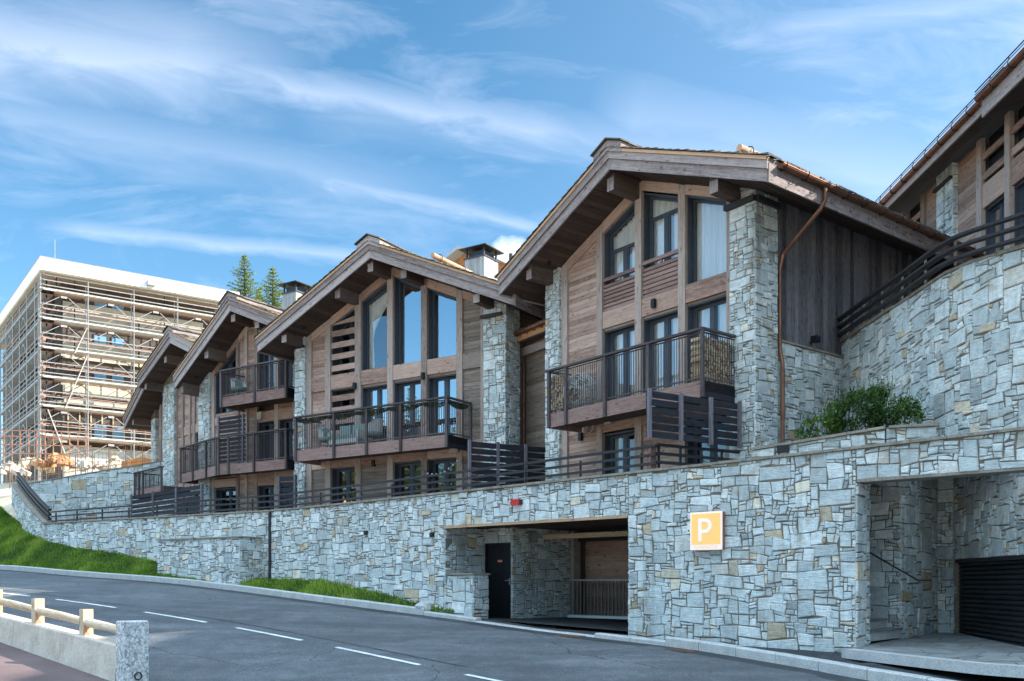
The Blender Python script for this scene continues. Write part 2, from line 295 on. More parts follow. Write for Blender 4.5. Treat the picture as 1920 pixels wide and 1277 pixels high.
class MB:
    def __init__(s): s.v = []; s.f = []; s.uv = []; s.t = []
    def face(s, pts, A=(0, 0, 1), tint=None):
        i = len(s.v); s.v += [tuple(p) for p in pts]; s.f.append(tuple(range(i, i+len(pts))))
        s.t.append(RND.random() if tint is None else tint)
        A = Vector(A); p0, p1, p2 = Vector(pts[0]), Vector(pts[1]), Vector(pts[2])
        N = (p1-p0).cross(p2-p0)
        if N.length > 1e-12: N.normalize()
        B = N.cross(A)
        if B.length < .2: A = Vector((1, 0, 0)) if abs(N.x) < .8 else Vector((0, 1, 0)); B = N.cross(A)
        B.normalize()
        s.uv += [(Vector(p).dot(A), Vector(p).dot(B)) for p in pts]
    def hexa(s, c, A=(0, 0, 1), tint=None):
        """8 corners: bottom 4 counter-clockwise, then top 4"""
        t = RND.random() if tint is None else tint
        for q in ((3, 2, 1, 0), (4, 5, 6, 7), (0, 1, 5, 4), (1, 2, 6, 5), (2, 3, 7, 6), (3, 0, 4, 7)):
            s.face([c[i] for i in q], A, t)
    def box(s, F, s0, s1, d0, d1, z0, z1, A=None, tint=None):
        if s1 < s0: s0, s1 = s1, s0
        if d1 < d0: d0, d1 = d1, d0
        c = [F.P(x, d, z) for z in (z0, z1) for x, d in ((s0, d1), (s0, d0), (s1, d0), (s1, d1))]
        c = [c[0], c[3], c[2], c[1], c[4], c[7], c[6], c[5]]
        if A is None:
            L = (s1-s0, d1-d0, z1-z0); m = L.index(max(L)); A = ((F.a[0], F.a[1], 0), (F.n[0], F.n[1], 0), (0, 0, 1))[m]
        s.hexa(c, A, tint)
    def prism(s, F, poly, d0, d1, A=None, tint=None):
        """polygon in (s, z), counter-clockwise seen from outside, extruded from d0 (back) to d1 (front)"""
        ar = sum(poly[i][0]*poly[(i+1) % len(poly)][1]-poly[(i+1) % len(poly)][0]*poly[i][1] for i in range(len(poly)))
        if ar < 0: poly = poly[::-1]
        A = A or (F.a[0], F.a[1], 0); t = RND.random() if tint is None else tint
        fr = [F.P(x, d1, z) for x, z in poly]; bk = [F.P(x, d0, z) for x, z in poly]
        s.face(fr, A, t); s.face(bk[::-1], A, t)
        for i in range(len(poly)):
            j = (i+1) % len(poly); s.face([bk[i], bk[j], fr[j], fr[i]], A, t)
    def bar(s, p0, p1, wd, h, up=(0, 0, 1), tint=None):
        p0, p1 = Vector(p0), Vector(p1); A = (p1-p0).normalized(); R = A.cross(Vector(up))
        if R.length < 1e-4: R = A.cross(Vector((1, 0, 0)))
        R.normalize(); U = R.cross(A); R = R*wd/2; U = U*h/2
        s.hexa([p0-R-U, p0+R-U, p1+R-U, p1-R-U, p0-R+U, p0+R+U, p1+R+U, p1-R+U], A, tint)
    def tube(s, pts, r, n=8, cap=True, tint=None):
        pts = [Vector(p) for p in pts]; rs = r if hasattr(r, '__len__') else [r]*len(pts); rings = []
        t = RND.random() if tint is None else tint; ref = None
        for i, p in enumerate(pts):
            d = (pts[min(i+1, len(pts)-1)]-pts[max(i-1, 0)]).normalized()
            if ref is None: ref = Vector((0, 0, 1)) if abs(d.z) < .9 else Vector((1, 0, 0))
            X = d.cross(ref).normalized(); Y = X.cross(d).normalized(); ref = Y
            rings.append([p+(X*cos(2*pi*k/n)+Y*sin(2*pi*k/n))*rs[i] for k in range(n)])
        for i in range(len(pts)-1):
            A = (pts[i+1]-pts[i]).normalized()
            for k in range(n):
                j = (k+1) % n; s.face([rings[i][k], rings[i+1][k], rings[i+1][j], rings[i][j]][::-1], A, t)
        if cap:
            s.face(rings[0], (0, 0, 1), t); s.face(rings[-1][::-1], (0, 0, 1), t)
    def build(s, name, m, parent=None, smooth=False, origin=None, weld=False):
        if not s.f: return None
        if parent is not None: O = ORG[parent]
        elif origin is not None: O = Vector(origin)
        else:
            xs = [a[0] for a in s.v]; ys = [a[1] for a in s.v]; zs = [a[2] for a in s.v]
            O = Vector(((min(xs)+max(xs))/2, (min(ys)+max(ys))/2, min(zs)))
        me = bpy.data.meshes.new(name); me.from_pydata([(a[0]-O.x, a[1]-O.y, a[2]-O.z) for a in s.v], [], s.f)
        uvl = me.uv_layers.new(name='UVMap'); uvl.data.foreach_set('uv', [c for p in s.uv for c in p])
        at = me.attributes.new('tint', 'FLOAT', 'FACE'); at.data.foreach_set('value', s.t)
        if weld:
            import bmesh
            bm = bmesh.new(); bm.from_mesh(me); bmesh.ops.remove_doubles(bm, verts=bm.verts, dist=.0005); bm.to_mesh(me); bm.free()
        if smooth: me.polygons.foreach_set('use_smooth', [True]*len(me.polygons))
        me.materials.append(M[m]); me.update()
        o = bpy.data.objects.new(name, me); COL.objects.link(o); ORG[o] = O
        if parent is not None: o.parent = parent
        else: o.location = O
        return o
def struct(name, mb, m, **k): return tag(mb.build(name, m, **k), kind='structure')

def copy_tree(o, parent=None):
    c = o.copy(); COL.objects.link(c); c.parent = parent; ORG[c] = ORG.get(o, Vector())
    for ch in list(o.children): copy_tree(ch, c)
    return c

# stones: irregular rectangles packed in a grid, each a raised, chamfered face of its own
def masonry(mb, P, s0, s1, z0, z1, cell=.075, gap=.009, seed=1, dep=.028, sizes=None, top=None, bot=None, big=1.0):
    R = random.Random(seed); nx = max(1, round((s1-s0)/cell)); nz = max(1, round((z1-z0)/(cell*.9)))
    cx, cz = (s1-s0)/nx, (z1-z0)/nz; occ = [[0]*nz for _ in range(nx)]
    sizes = sizes or [(7, 5), (8, 4), (6, 5), (6, 3), (5, 3), (4, 4), (5, 4), (3, 4), (4, 3), (3, 3), (4, 2), (3, 2), (3, 3), (2, 3), (2, 2), (5, 2), (3, 1), (4, 1), (2, 1), (2, 2), (3, 1), (2, 1), (1, 2), (1, 1)]
    def jit(i, k):
        h = math.sin(i*127.1+k*311.7+seed*17.3)*43758.5453; a = h-floor(h)
        h = math.sin(i*269.5+k*183.3+seed*7.1)*43758.5453; b = h-floor(h)
        ex = 0 if i in (0, nx) else (a-.5)*cx*.46; ez = 0 if k in (0, nz) else (b-.5)*cz*.5
        X, Z = s0+i*cx, z0+k*cz; am = .042*min(1, (X-s0)/.25, (s1-X)/.25)*min(1, (Z-z0)/.25+.2, (z1-Z)/.25+.2)
        wx = noise.noise((X*2.1, Z*2.4, seed*3.7)); wz = noise.noise((X*1.7+9, Z*3.1, seed*5.1))
        return X+ex+am*wx*1.3, Z+ez+am*wz*1.9
    for k in range(nz):
        for i in range(nx):
            if occ[i][k]: continue
            for _ in range(9):
                a, b = R.choice(sizes)
                if i+a <= nx and k+b <= nz and all(not occ[x][y] for x in range(i, i+a) for y in range(k, k+b)): break
            else:
                a = b = 1
            for x in range(i, i+a):
                for y in range(k, k+b): occ[x][y] = 1
            q = [jit(i, k), jit(i+a, k), jit(i+a, k+b), jit(i, k+b)]
            if a >= 3 and R.random() < .4:
                m0 = ((q[0][0]+q[1][0])/2, (q[0][1]+q[1][1])/2+(R.random()-.5)*.02); m1 = ((q[2][0]+q[3][0])/2, (q[2][1]+q[3][1])/2+(R.random()-.5)*.02)
                q = [q[0], m0, q[1], q[2], m1, q[3]]
            if top or bot:
                q = [(x, min(z, top(x)) if top else z) for x, z in q]
                q = [(x, max(z, bot(x)) if bot else z) for x, z in q]
                if max(z for _, z in q)-min(z for _, z in q) < .05: continue
            mx = sum(x for x, _ in q)/len(q); mz = sum(z for _, z in q)/len(q)
            hw = min(a*cx, b*cz)/2
            def ring(ins, d):
                return [P(x+(ins+gap*.0)*(-1 if x > mx else 1), d, z+ins*(-1 if z > mz else 1)) for x, z in q]
            g = gap/2*(1+R.random()*.9); d1 = .008+R.random()*dep; tl = (R.random()-.5)*.012
            r0 = ring(g, -.03); r1 = ring(g+.002, d1-.012); ta, tb_ = R.uniform(-.03, .03), R.uniform(-.035, .035); ins2 = min(.014, hw*.3)
            r2 = [P(x+(g+ins2)*(-1 if x > mx else 1), d1+ta*(x-mx)+tb_*(z-mz)+.004*(R.random()-.5), z+(g+ins2)*(-1 if z > mz else 1)) for x, z in q]
            t = R.random(); n = len(q)
            for A, B in ((r0, r1), (r1, r2)):
                for e in range(n):
                    j = (e+1) % n; mb.face([A[e], A[j], B[j], B[e]], (0, 0, 1), t)
            mb.face(r2, (0, 0, 1), t)
    return mb
def stone_block(root, F, s0, s1, d0, d1, z0, z1, name='stone_pillar', faces='fr', seed=1, cell=.07, top=None, parent=None):
    """solid mortar core plus stones on its front (f), right (r) and left (l) faces"""
    mb = MB(); m = .012
    if top is None:
        mb.box(F, s0+m, s1-m, d0, d1-m, z0, z1)
    else:
        mb.prism(F, [(s0+m, z0), (s1-m, z0), (s1-m, top(s1)), (s0+m, top(s0))], d0, d1-m)
    core = mb.build(name, 'mortar', root)
    st = MB()
    if 'f' in faces: masonry(st, lambda x, d, z: F.P(x, d1-m+d, z), s0, s1, z0, z1, cell, seed=seed, top=top)
    if 'r' in faces:
        G = F.side(s1); masonry(st, lambda x, d, z: G.P(x, d-m, z), -d1, -d0, z0, z1, cell, seed=seed+5)
    if 'l' in faces:
        G = F.side(s0, -1); masonry(st, lambda x, d, z: G.P(x, d-m, z), d0, d1, z0, z1, cell, seed=seed+9)
    st.build('stone_facing', 'stone', core)
    return core

def boards(mb, F, s0, s1, z0, z1, d, th=.03, bh=.16, top=None, gap=.007, vertical=False):
    """cladding boards, cut to a sloping top if given"""
    if vertical:
        x = s0
        while x < s1-.01:
            e = min(x+bh*(.9+.2*RND.random()), s1); o = RND.random()*.008
            t0, t1 = (top(x+gap/2), top(e-gap/2)) if top else (z1, z1)
            mb.prism(F, [(x+gap/2, z0), (e-gap/2, z0), (e-gap/2, t1), (x+gap/2, t0)], d-th, d+o, (0, 0, 1)); x = e
        return
    z = z0; A = (F.a[0], F.a[1], 0)
    while z < z1-.01:
        e = min(z+bh, z1); o = RND.random()*.006
        if top and (top(s0) < e or top(s1) < e):
            n = 14; run = []
            for k in range(n):
                xa, xb = s0+(s1-s0)*k/n, s0+(s1-s0)*(k+1)/n
                ta, tb = min(e-gap, top(xa)), min(e-gap, top(xb))
                if min(ta, tb) > z+.005: mb.prism(F, [(xa, z), (xb, z), (xb, tb), (xa, ta)], d-th, d+o, A, tint=.5+.3*sin(z*37.7))
        else:
            # break long boards at a butt joint
            x = s0
            while x < s1-.01:
                y = min(s1, x+1.6+RND.random()*2.2)
                if s1-y < .5: y = s1
                mb.box(F, x+.002, y-.002, d-th, d+o, z, e-gap, A); x = y
        z = e

# ---------------------------------------------------------------- layout frames (photo pixel column -> place on the wall)
C1 = Fr(-390, 1318, 20.8, 1.25); C2 = Fr(-1720, 839, 28.4, 1.25); C3 = Fr(-1740, 537, 34.55, 1.25)
C4 = Fr(-680, 320, 41.5, 1.1); C5 = Fr(-340, 233, 48.5, 1.1)
# retaining wall path, left to right
def wy(u):
    if u >= 560: return 19.03*2168/(u+850)
    return 30.3*2110/(u+1600)*.995
wpts = [(22, 44.3), (34, 42.6), (48, 40.8), (64, 39.3), (84, 38.0)]+[(u, wy(u)) for u in (130, 200, 270, 340, 410, 470)]+[(510, 30.15), (550, 29.35)]+[(u, wy(u)) for u in (600, 700, 835, 1000, 1178, 1320, 1450, 1605, 1760, 1920, 2100, 2400, 2900, 3600)]
WP = [Vector(((u-960)/FP*y, y, 0)) for u, y in wpts]
WS = [0.0]
for i in range(1, len(WP)): WS.append(WS[-1]+(WP[i]-WP[i-1]).length)
class PathFr:
    """local frame that follows the curved retaining wall: s along it to the right, d outward"""
    a = (1, 0); n = (0, -1)
    def P(s, x, d, z):
        x = min(max(x, 0), WS[-1]-1e-6); i = max(k for k in range(len(WS)-1) if WS[k] <= x)
        t = (x-WS[i])/(WS[i+1]-WS[i]); p = WP[i].lerp(WP[i+1], t)
        def nn(k):
            A = WP[max(k-1, 0)]; B = WP[min(k+1, len(WP)-1)]; v = (B-A).normalized(); return Vector((v.y, -v.x, 0))
        n = nn(i).lerp(nn(i+1), t).normalized(); return (p.x+n.x*d, p.y+n.y*d, z)
    def S(s, u):
        r = (u-960)/FP
        for i in range(len(WP)-1):
            A, B = WP[i], WP[i+1]; fa, fb = A.x-r*A.y, B.x-r*B.y
            if fa <= 0 <= fb or fb <= 0 <= fa: return WS[i]+(WS[i+1]-WS[i])*fa/(fa-fb)
        return 0.0
PW = PathFr()
def lerpf(pts):
    def g(x):
        if x <= pts[0][0]: return pts[0][1]
        for (a, b), (c, e) in zip(pts, pts[1:]):
            if x <= c: return b+(e-b)*(x-a)/(c-a)
        return pts[-1][1]
    return g
def wz(u, v): x = PW.S(u); y = PW.P(x, 0, 0)[1]; return (x, EZ+(HZ-v)/FP*y)
w_top = lerpf([wz(22, 905), wz(40, 930), wz(62, 958), wz(84, 981), (PW.S(510), 3.93), (PW.S(1000), 3.98), (PW.S(1605), 4.05), (PW.S(2300), 4.12)])
w_foot = lerpf([wz(22, 940), wz(44, 994), wz(86, 1014), wz(144, 1028), wz(222, 1038), wz(294, 1056), wz(400, 1078), wz(506, 1091), wz(600, 1093), wz(733, 1120), wz(833, 1152), wz(1000, 1178), wz(1178, 1193), wz(1400, 1208), wz(1605, 1222), (PW.S(2300), .1), (PW.S(3500), -.5)])

# ---------------------------------------------------------------- ground, road, pavements
CL = [(-46, 39, 2.75), (-33, 34.4, 2.25), (-26, 31.6, 1.95), (-20, 29, 1.6), (-15.8, 26.9, 1.35), (-12.36, 25, 1.107), (-9.2, 23.05, .83), (-6.24, 20.8, .554), (-3.47, 18.2, .295), (-.785, 15.6, .02), (1.9, 13.0, -.22), (4.8, 10.2, -.44), (9, 6.0, -.8), (14, 1.0, -1.2), (24, -9, -2)]
def kp(u, v, Y): return tuple(W3(u, v, Y))
KL = [(-44, 48, 3.2), (-30, 42.2, 2.55), kp(0, 1068, 37), kp(140, 1080, 34.2), kp(300, 1092, 31.4), kp(416, 1105, 29.9), kp(510, 1117, 28.4), kp(600, 1129, 27.1), kp(700, 1142, 25.7), kp(840, 1160, 24.1), kp(1000, 1182, 21.8), kp(1200, 1206, 19.7), kp(1320, 1222, 18.2), kp(1499, 1252, 16.2), kp(1640, 1278, 14.9), (8.2, 12.4, -.26), (12.6, 8, -.62), (18, 2, -1.1), (28, -8, -1.9)]
def catmull(P, n):
    out = []; P = [Vector(p) for p in P]
    for i in range(len(P)-1):
        a, b, c, d = P[max(i-1, 0)], P[i], P[i+1], P[min(i+2, len(P)-1)]
        for k in range(n):
            t = k/n; out.append(.5*((2*b)+(c-a)*t+(2*a-5*b+4*c-d)*t*t+(3*b-a-3*c+d)*t**3))
    return out+[P[-1]]
CD = catmull(CL, 12); KD = catmull(KL, 10)
def near(path, p):
    best = None
    for i in range(len(path)-1):
        A, B = path[i], path[i+1]; ab = Vector((B.x-A.x, B.y-A.y)); ap = Vector((p[0]-A.x, p[1]-A.y))
        t = max(0, min(1, ap.dot(ab)/max(ab.length_squared, 1e-9))); q_ = A.lerp(B, t)
        dd = hypot(p[0]-q_.x, p[1]-q_.y); sg = ab.x*ap.y-ab.y*ap.x
        if best is None or dd < best[0]: best = (dd, q_, 1 if sg > 0 else -1)
    return best
mb = MB(); NC = 10; rows = []
for c in CD:
    dd, k, _ = near(KD, c); row = []
    for j in range(NC+1): row.append(c.lerp(Vector((k.x, k.y, k.z)), j/NC))
    nrm = Vector((c.x-k.x, c.y-k.y, 0)).normalized()
    pre = [Vector((c.x+nrm.x*o, c.y+nrm.y*o, c.z-.07*min(o, 6))) for o in (15, 10, 7.5, 6, 4.5, 3, 1.5)]
    rows.append(pre+row)
for a, b in zip(rows, rows[1:]):
    for j in range(len(a)-1): mb.face([a[j], b[j], b[j+1], a[j+1]], (1, 0, 0))
road = struct('road', mb, 'asphalt', origin=(0, 0, 0), smooth=True, weld=True)
def road_z(x, y):
    dc, c, sg = near(CD, (x, y)); dk, k, _ = near(KD, (x, y))
    if sg < 0: return c.z-.07*min(dc, 6)
    return c.z+(k.z-c.z)*dc/max(dc+dk, .01)
# worn darker strip of asphalt along the kerb and a seam beside the centre line
def strip(path, off0, off1, lift, name, m, i0=0, i1=None):
    mb = MB(); pr = None
    for i in range(i0, i1 or len(path)-1):
        A, B = path[i], path[i+1]; t = (B-A); nrm = Vector((t.y, -t.x, 0)).normalized()
        q0 = [A.x+nrm.x*off0, A.y+nrm.y*off0]; q1 = [A.x+nrm.x*off1, A.y+nrm.y*off1]
        cur = (Vector((*q0, road_z(*q0)+lift)), Vector((*q1, road_z(*q1)+lift)))
        if pr: mb.face([pr[0], pr[1], cur[1], cur[0]], (1, 0, 0))
        pr = cur
    return struct(name, mb, m, origin=(0, 0, 0), smooth=True, weld=True)
strip(KD, .02, .42, .006, 'gutter_strip', 'asphalt_dark', 18, 150)
strip(CD, -.55, -.49, .005, 'road_seam', 'asphalt_dark', 20, 130)
# centre line dashes: 2.6 m long, one every 3.75 m
cs = [0.0]
for i in range(1, len(CD)): cs.append(cs[-1]+(CD[i]-CD[i-1]).length)
def cat(x):
    i = max(k for k in range(len(cs)-1) if cs[k] <= x); return CD[i].lerp(CD[i+1], (x-cs[i])/(cs[i+1]-cs[i])), (CD[i+1]-CD[i]).normalized()
i5 = min(range(len(CD)), key=lambda i: hypot(CD[i].x+.785, CD[i].y-15.6)); x5 = cs[i5]
for k in range(-3, 14):
    x0 = x5-3.75*k; mb = MB(); pr = None
    for j in range(6):
        c, t = cat(x0+2.55*j/5); nrm = Vector((t.y, -t.x, 0)).normalized()
        a = (c.x+nrm.x*.055, c.y+nrm.y*.055); b = (c.x-nrm.x*.055, c.y-nrm.y*.055)
        cur = (Vector((*a, road_z(*a)+.009)), Vector((*b, road_z(*b)+.009)))
        if pr: mb.face([pr[0], cur[0], cur[1], pr[1]], (1, 0, 0))
        pr = cur
    tag(struct('lane_dash', mb, 'road_paint'), group='centre line dashes')
# kerb: granite blocks along the outer edge of the road
ks = [0.0]
for i in range(1, len(KD)): ks.append(ks[-1]+(KD[i]-KD[i-1]).length)
def kat(x):
    x = min(max(x, 0), ks[-1]-1e-5); i = max(k for k in range(len(ks)-1) if ks[k] <= x); return KD[i].lerp(KD[i+1], (x-ks[i])/(ks[i+1]-ks[i])), (KD[i+1]-KD[i]).normalized()
def kx(u): # arclength of the kerb seen at photo column u
    return ks[min(range(len(KD)), key=lambda i: abs(KD[i].x-(u-960)/FP*KD[i].y) if KD[i].y > 1 else 99)]
k_flush0, k_flush1 = kx(835), kx(1185)
mb = MB(); x = 0
while x < ks[-1]-1.1:
    L = .98; m0 = x+L/2; flush = k_flush0 < m0 < k_flush1
    h = .035 if flush else .19
    if abs(m0-k_flush0) < 1.2 or abs(m0-k_flush1) < 1.0: h = .11
    P0, t0 = kat(x+.006); P1, t1 = kat(x+L-.006); n0 = Vector((-t0.y, t0.x, 0)).normalized(); n1 = Vector((-t1.y, t1.x, 0)).normalized()
    wd = .2; ch = .025; dn = Vector((0, 0, -.15)); j = Vector((0, 0, (RND.random()-.5)*.008))
    a = [P0+dn, P0+Vector((0, 0, h-ch))+j, P0+n0*ch+Vector((0, 0, h))+j, P0+n0*wd+Vector((0, 0, h))+j, P0+n0*wd+dn]
    b = [P1+dn, P1+Vector((0, 0, h-ch))+j, P1+n1*ch+Vector((0, 0, h))+j, P1+n1*wd+Vector((0, 0, h))+j, P1+n1*wd+dn]
    tt = RND.random()
    for q in range(4): mb.face([a[q+1], a[q], b[q], b[q+1]], (t0.x, t0.y, 0), tt)
    mb.face(a, (0, 0, 1), tt); mb.face(b[::-1], (0, 0, 1), tt)
    x += L
struct('kerb', mb, 'granite', origin=(0, 0, 0))
# pavement between kerb and retaining wall (right part) and threshold of the garage
def between(name, m, u0, u1, kh, wh, n=40, lift=0, dW=.3):
    mb = MB(); pr = None; x0, x1 = kx(u0), kx(u1)
    for i in range(n+1):
        P, t = kat(x0+(x1-x0)*i/n); nn_ = Vector((-t.y, t.x, 0)).normalized(); K = P+nn_*.19+Vector((0, 0, kh))
        # nearest wall path point
        j = min(range(len(WP)-1), key=lambda j: near([WP[j], WP[j+1]], (P.x, P.y))[0]); q_ = near([WP[j], WP[j+1]], (P.x, P.y))[1]
        sx = WS[j]+(Vector((q_.x, q_.y, 0))-WP[j]).length; T = PW.P(sx, -dW, 0); T = Vector((T[0], T[1], w_foot(sx)+wh))
        row = [K.lerp(T, k/6) for k in range(7)]
        if pr:
            for k in range(6): mb.face([pr[k], row[k], row[k+1], pr[k+1]], (1, 0, 0))
        pr = row
    return mb
struct('pavement', between('pavement', '', 850, 1640, .032, .012), 'asphalt_dark', origin=(0, 0, 0), smooth=True, weld=True)

# terrain sheet out to the horizon
pxs = [(WP[i].x, WP[i].y) for i in range(len(WP))]
def behind_wall(x, y):
    d, q_, sg = near(WP, (x, y)); return d*sg
def ground_z(x, y):
    dc, c, sg = near(CD, (x, y))
    low = (c.z-.07*min(dc, 6)) - .45
    if sg < 0: return low - max(0, dc-30)*.06
    q2 = .58*(x+21)+.81*(y-37.5)
    hl = 2.1+.62*min(max(q2, 0), 6.5)+.28*min(max(q2-6.5, 0), 14)+.06*max(q2-20.5, 0)
    bw = behind_wall(x, y)
    th = 2.6 if x < -11 else 9.5
    if x > -27 and bw > 0 and y < 46.8-(x+24)*.03 and x < 9: return 3.3 if bw > th else low-.6
    if bw > .1 and x > -12.5:
        if bw < th: return low-.6
        return 3.3+max(0, y-44)*.22 if x < 9 else min(3.3+(x-9)*3, 7.0)+max(0, y-44)*.15
    if bw <= 0 and x > -25: return low-.4
    if x < -14: return max(low, hl) if q2 > 0 else low
    return low if bw <= .1 else hl
mb = MB()
gx = [-3000, -1200, -500, -250, -140, -90, -65]+[-52+i*1.5 for i in range(61)]+[45, 60, 90, 140, 250, 500, 1200, 3000]
gy = [-3000, -1200, -500, -250, -120, -60, -30, -15, -6, 0]+[4+i*1.3 for i in range(62)]+[92, 110, 140, 200, 300, 600, 1200, 3000]
GZ = {}
for x in gx:
    for y in gy:
        z = ground_z(max(-60, min(60, x)), max(-20, min(100, y)))
        far = max(0, hypot(x, y-30)-90)
        z += (far*.05 if y > -20 else -far*.004) if far else 0
        GZ[x, y] = z-.02+ (noise.noise((x*.07, y*.07, 0))*1.2 if far else 0)
for i in range(len(gx)-1):
    for j in range(len(gy)-1):
        c = [(gx[i], gy[j]), (gx[i+1], gy[j]), (gx[i+1], gy[j+1]), (gx[i], gy[j+1])]
        mb.face([(a, b, GZ[a, b]) for a, b in c], (1, 0, 0))
struct('ground', mb, 'earth', origin=(0, 0, 0), smooth=True, weld=True)
# terrace slab behind the wall
mb = MB(); pr = None
for i in range(0, 41):
    x = PW.S(84)+(PW.S(1560)-PW.S(84))*i/40
    a, b = Vector(PW.P(x, -.3, 3.55)), Vector(PW.P(x, -7.5, 3.55))
    if pr: mb.face([pr[0], a, b, pr[1]], (1, 0, 0))
    pr = (a, b)
struct('terrace', mb, 'paving', origin=(0, 0, 0))

# grass bank between kerb and wall, with blades
mb = MB(); gr = []; x0, x1 = kx(-330), kx(838); n = 90
for i in range(n+1):
    P, t = kat(x0+(x1-x0)*i/n); nn_ = Vector((-t.y, t.x, 0)).normalized(); K = P+nn_*.19+Vector((0, 0, .15))
    if P.x > WP[0].x-1:
        j = min(range(len(WP)-1), key=lambda j: near([WP[j], WP[j+1]], (P.x, P.y))[0]); q_ = near([WP[j], WP[j+1]], (P.x, P.y))[1]
        sx = WS[j]+(Vector((q_.x, q_.y, 0))-WP[j]).length; T = PW.P(sx, -.1, 0); T = Vector((T[0], T[1], w_foot(sx)+.06))
        if sx < WS[4]: # beyond the end of the wall the bank climbs on
            pass
    else:
        T = P+Vector((-.8, 6.0, 0)); T.z = P.z+3.4
    row = [K.lerp(T, k/8)+Vector((0, 0, (.06*sin(pi*k/8) if k else 0)+noise.noise((K.x*.8, k*.7, 0))*.05*(0 < k < 8))) for k in range(9)]
    gr.append(row)
for a, b in zip(gr, gr[1:]):
    for k in range(8): mb.face([a[k], b[k], b[k+1], a[k+1]], (1, 0, 0))
struct('grass_bank', mb, 'soil_green', origin=(0, 0, 0), smooth=True, weld=True)
mb = MB(); R = random.Random(3)
for a, b in zip(gr, gr[1:]):
    if a[0].x < -36: continue
    for k in range(8):
        area = (b[k]-a[k]).length*(a[k+1]-a[k]).length
        for _ in range(int(area*(780 if k else 1500))):
            u_, v_ = R.random(), R.random(); p0 = a[k].lerp(b[k], u_).lerp(a[k+1].lerp(b[k+1], u_), v_)
            cl = noise.noise((p0.x*1.1, p0.y*1.1, 2.0)); h = (.045+.06*R.random()+max(0, cl)*.14)*(1.7 if R.random() < .05 else 1); an = R.random()*pi; wv = .010+.008*R.random()
            lx, ly = (R.random()-.5)*.08, (R.random()-.5)*.08; ax, ay = cos(an)*wv, sin(an)*wv
            t = min(1, max(0, .45+cl*.55+.45*noise.noise((p0.x*.35, p0.y*.35, 7.0))+(R.random()-.5)*.7))
            mb.face([(p0.x-ax, p0.y-ay, p0.z-.01), (p0.x+ax, p0.y+ay, p0.z-.01), (p0.x+lx, p0.y+ly, p0.z+h)], (0, 0, 1), t)
tag(mb.build('grass', 'grass_blade', origin=(0, 0, 0)), 'short green lawn grass on the bank between the kerb and the stone wall', 'grass', kind='stuff')

# ---------------------------------------------------------------- the stone retaining wall with its garage and stair recesses
w0 = PW.P(PW.S(1000), 0, .5)
wall = empty('retaining_wall', w0, 'long curving grey stone retaining wall along the road with two recessed entrances', 'wall')
sA, sB, sE = PW.S(835), PW.S(1178), PW.S(1605)
sJ = PW.S(508)
def wall_piece(x0, x1, zb, zt, seed, name='stone_wall', cell=.072, step=.6, dn=.1):
    core = MB(); n = max(1, int((x1-x0)/step))
    for i in range(n):
        a, b = x0+(x1-x0)*i/n, x0+(x1-x0)*(i+1)/n
        c = [PW.P(a, -.43, zb(a)-dn), PW.P(a, -.012, zb(a)-dn), PW.P(b, -.012, zb(b)-dn), PW.P(b, -.43, zb(b)-dn),
             PW.P(a, -.43, zt(a)), PW.P(a, -.012, zt(a)), PW.P(b, -.012, zt(b)), PW.P(b, -.43, zt(b))]
        core.hexa(c)
    o = core.build(name, 'mortar', wall)
    st = MB(); lo = min(zb(x0), zb(x1), zb((x0+x1)/2)); hi = max(zt(x0), zt(x1), zt((x0+x1)/2))
    masonry(st, lambda x, d, z: PW.P(x, d-.012, z), x0, x1, lo-dn, hi, cell, seed=seed, top=zt, bot=lambda x: zb(x)-dn)
    st.build('stone_facing', 'stone', o); return o
topm = lambda x: w_top(x)-.045
wall_piece(0, sJ, w_foot, topm, 11); wall_piece(sJ, sA, w_foot, topm, 12)
wall_piece(sA, sB, lambda x: 3.05, topm, 13, dn=0); wall_piece(sB, sE, w_foot, topm, 14, cell=.080)
wall_piece(PW.S(2000), PW.S(3500), w_foot, topm, 16, cell=.1)
wall_piece(sE, PW.S(2000), lambda x: 3.43, topm, 15, cell=.08, dn=0)
cp = MB(); x = 0
while x < PW.S(3500)-.1:                   # flat coping slabs
    e = min(x+.5+RND.random()*.5, PW.S(3500)); o = .035+RND.random()*.03; h = RND.random()*.012
    c = [PW.P(x+.004, -.46, w_top(x)-.045), PW.P(x+.004, o, w_top(x)-.045), PW.P(e-.004, o, w_top(e)-.045), PW.P(e-.004, -.46, w_top(e)-.045),
         PW.P(x+.004, -.46, w_top(x)+h), PW.P(x+.004, o, w_top(x)+h), PW.P(e-.004, o, w_top(e)+h), PW.P(e-.004, -.46, w_top(e)+h)]
    cp.hexa(c); x = e
cp.build('coping', 'coping', wall)
# drain pipe at the joint
mb = MB(); a = PW.P(sJ, .05, 0); mb.tube([(a[0], a[1], w_foot(sJ)-.05), (a[0], a[1], w_top(sJ)-.06)], .045)
mb.build('expansion_joint', 'dark_metal', wall)
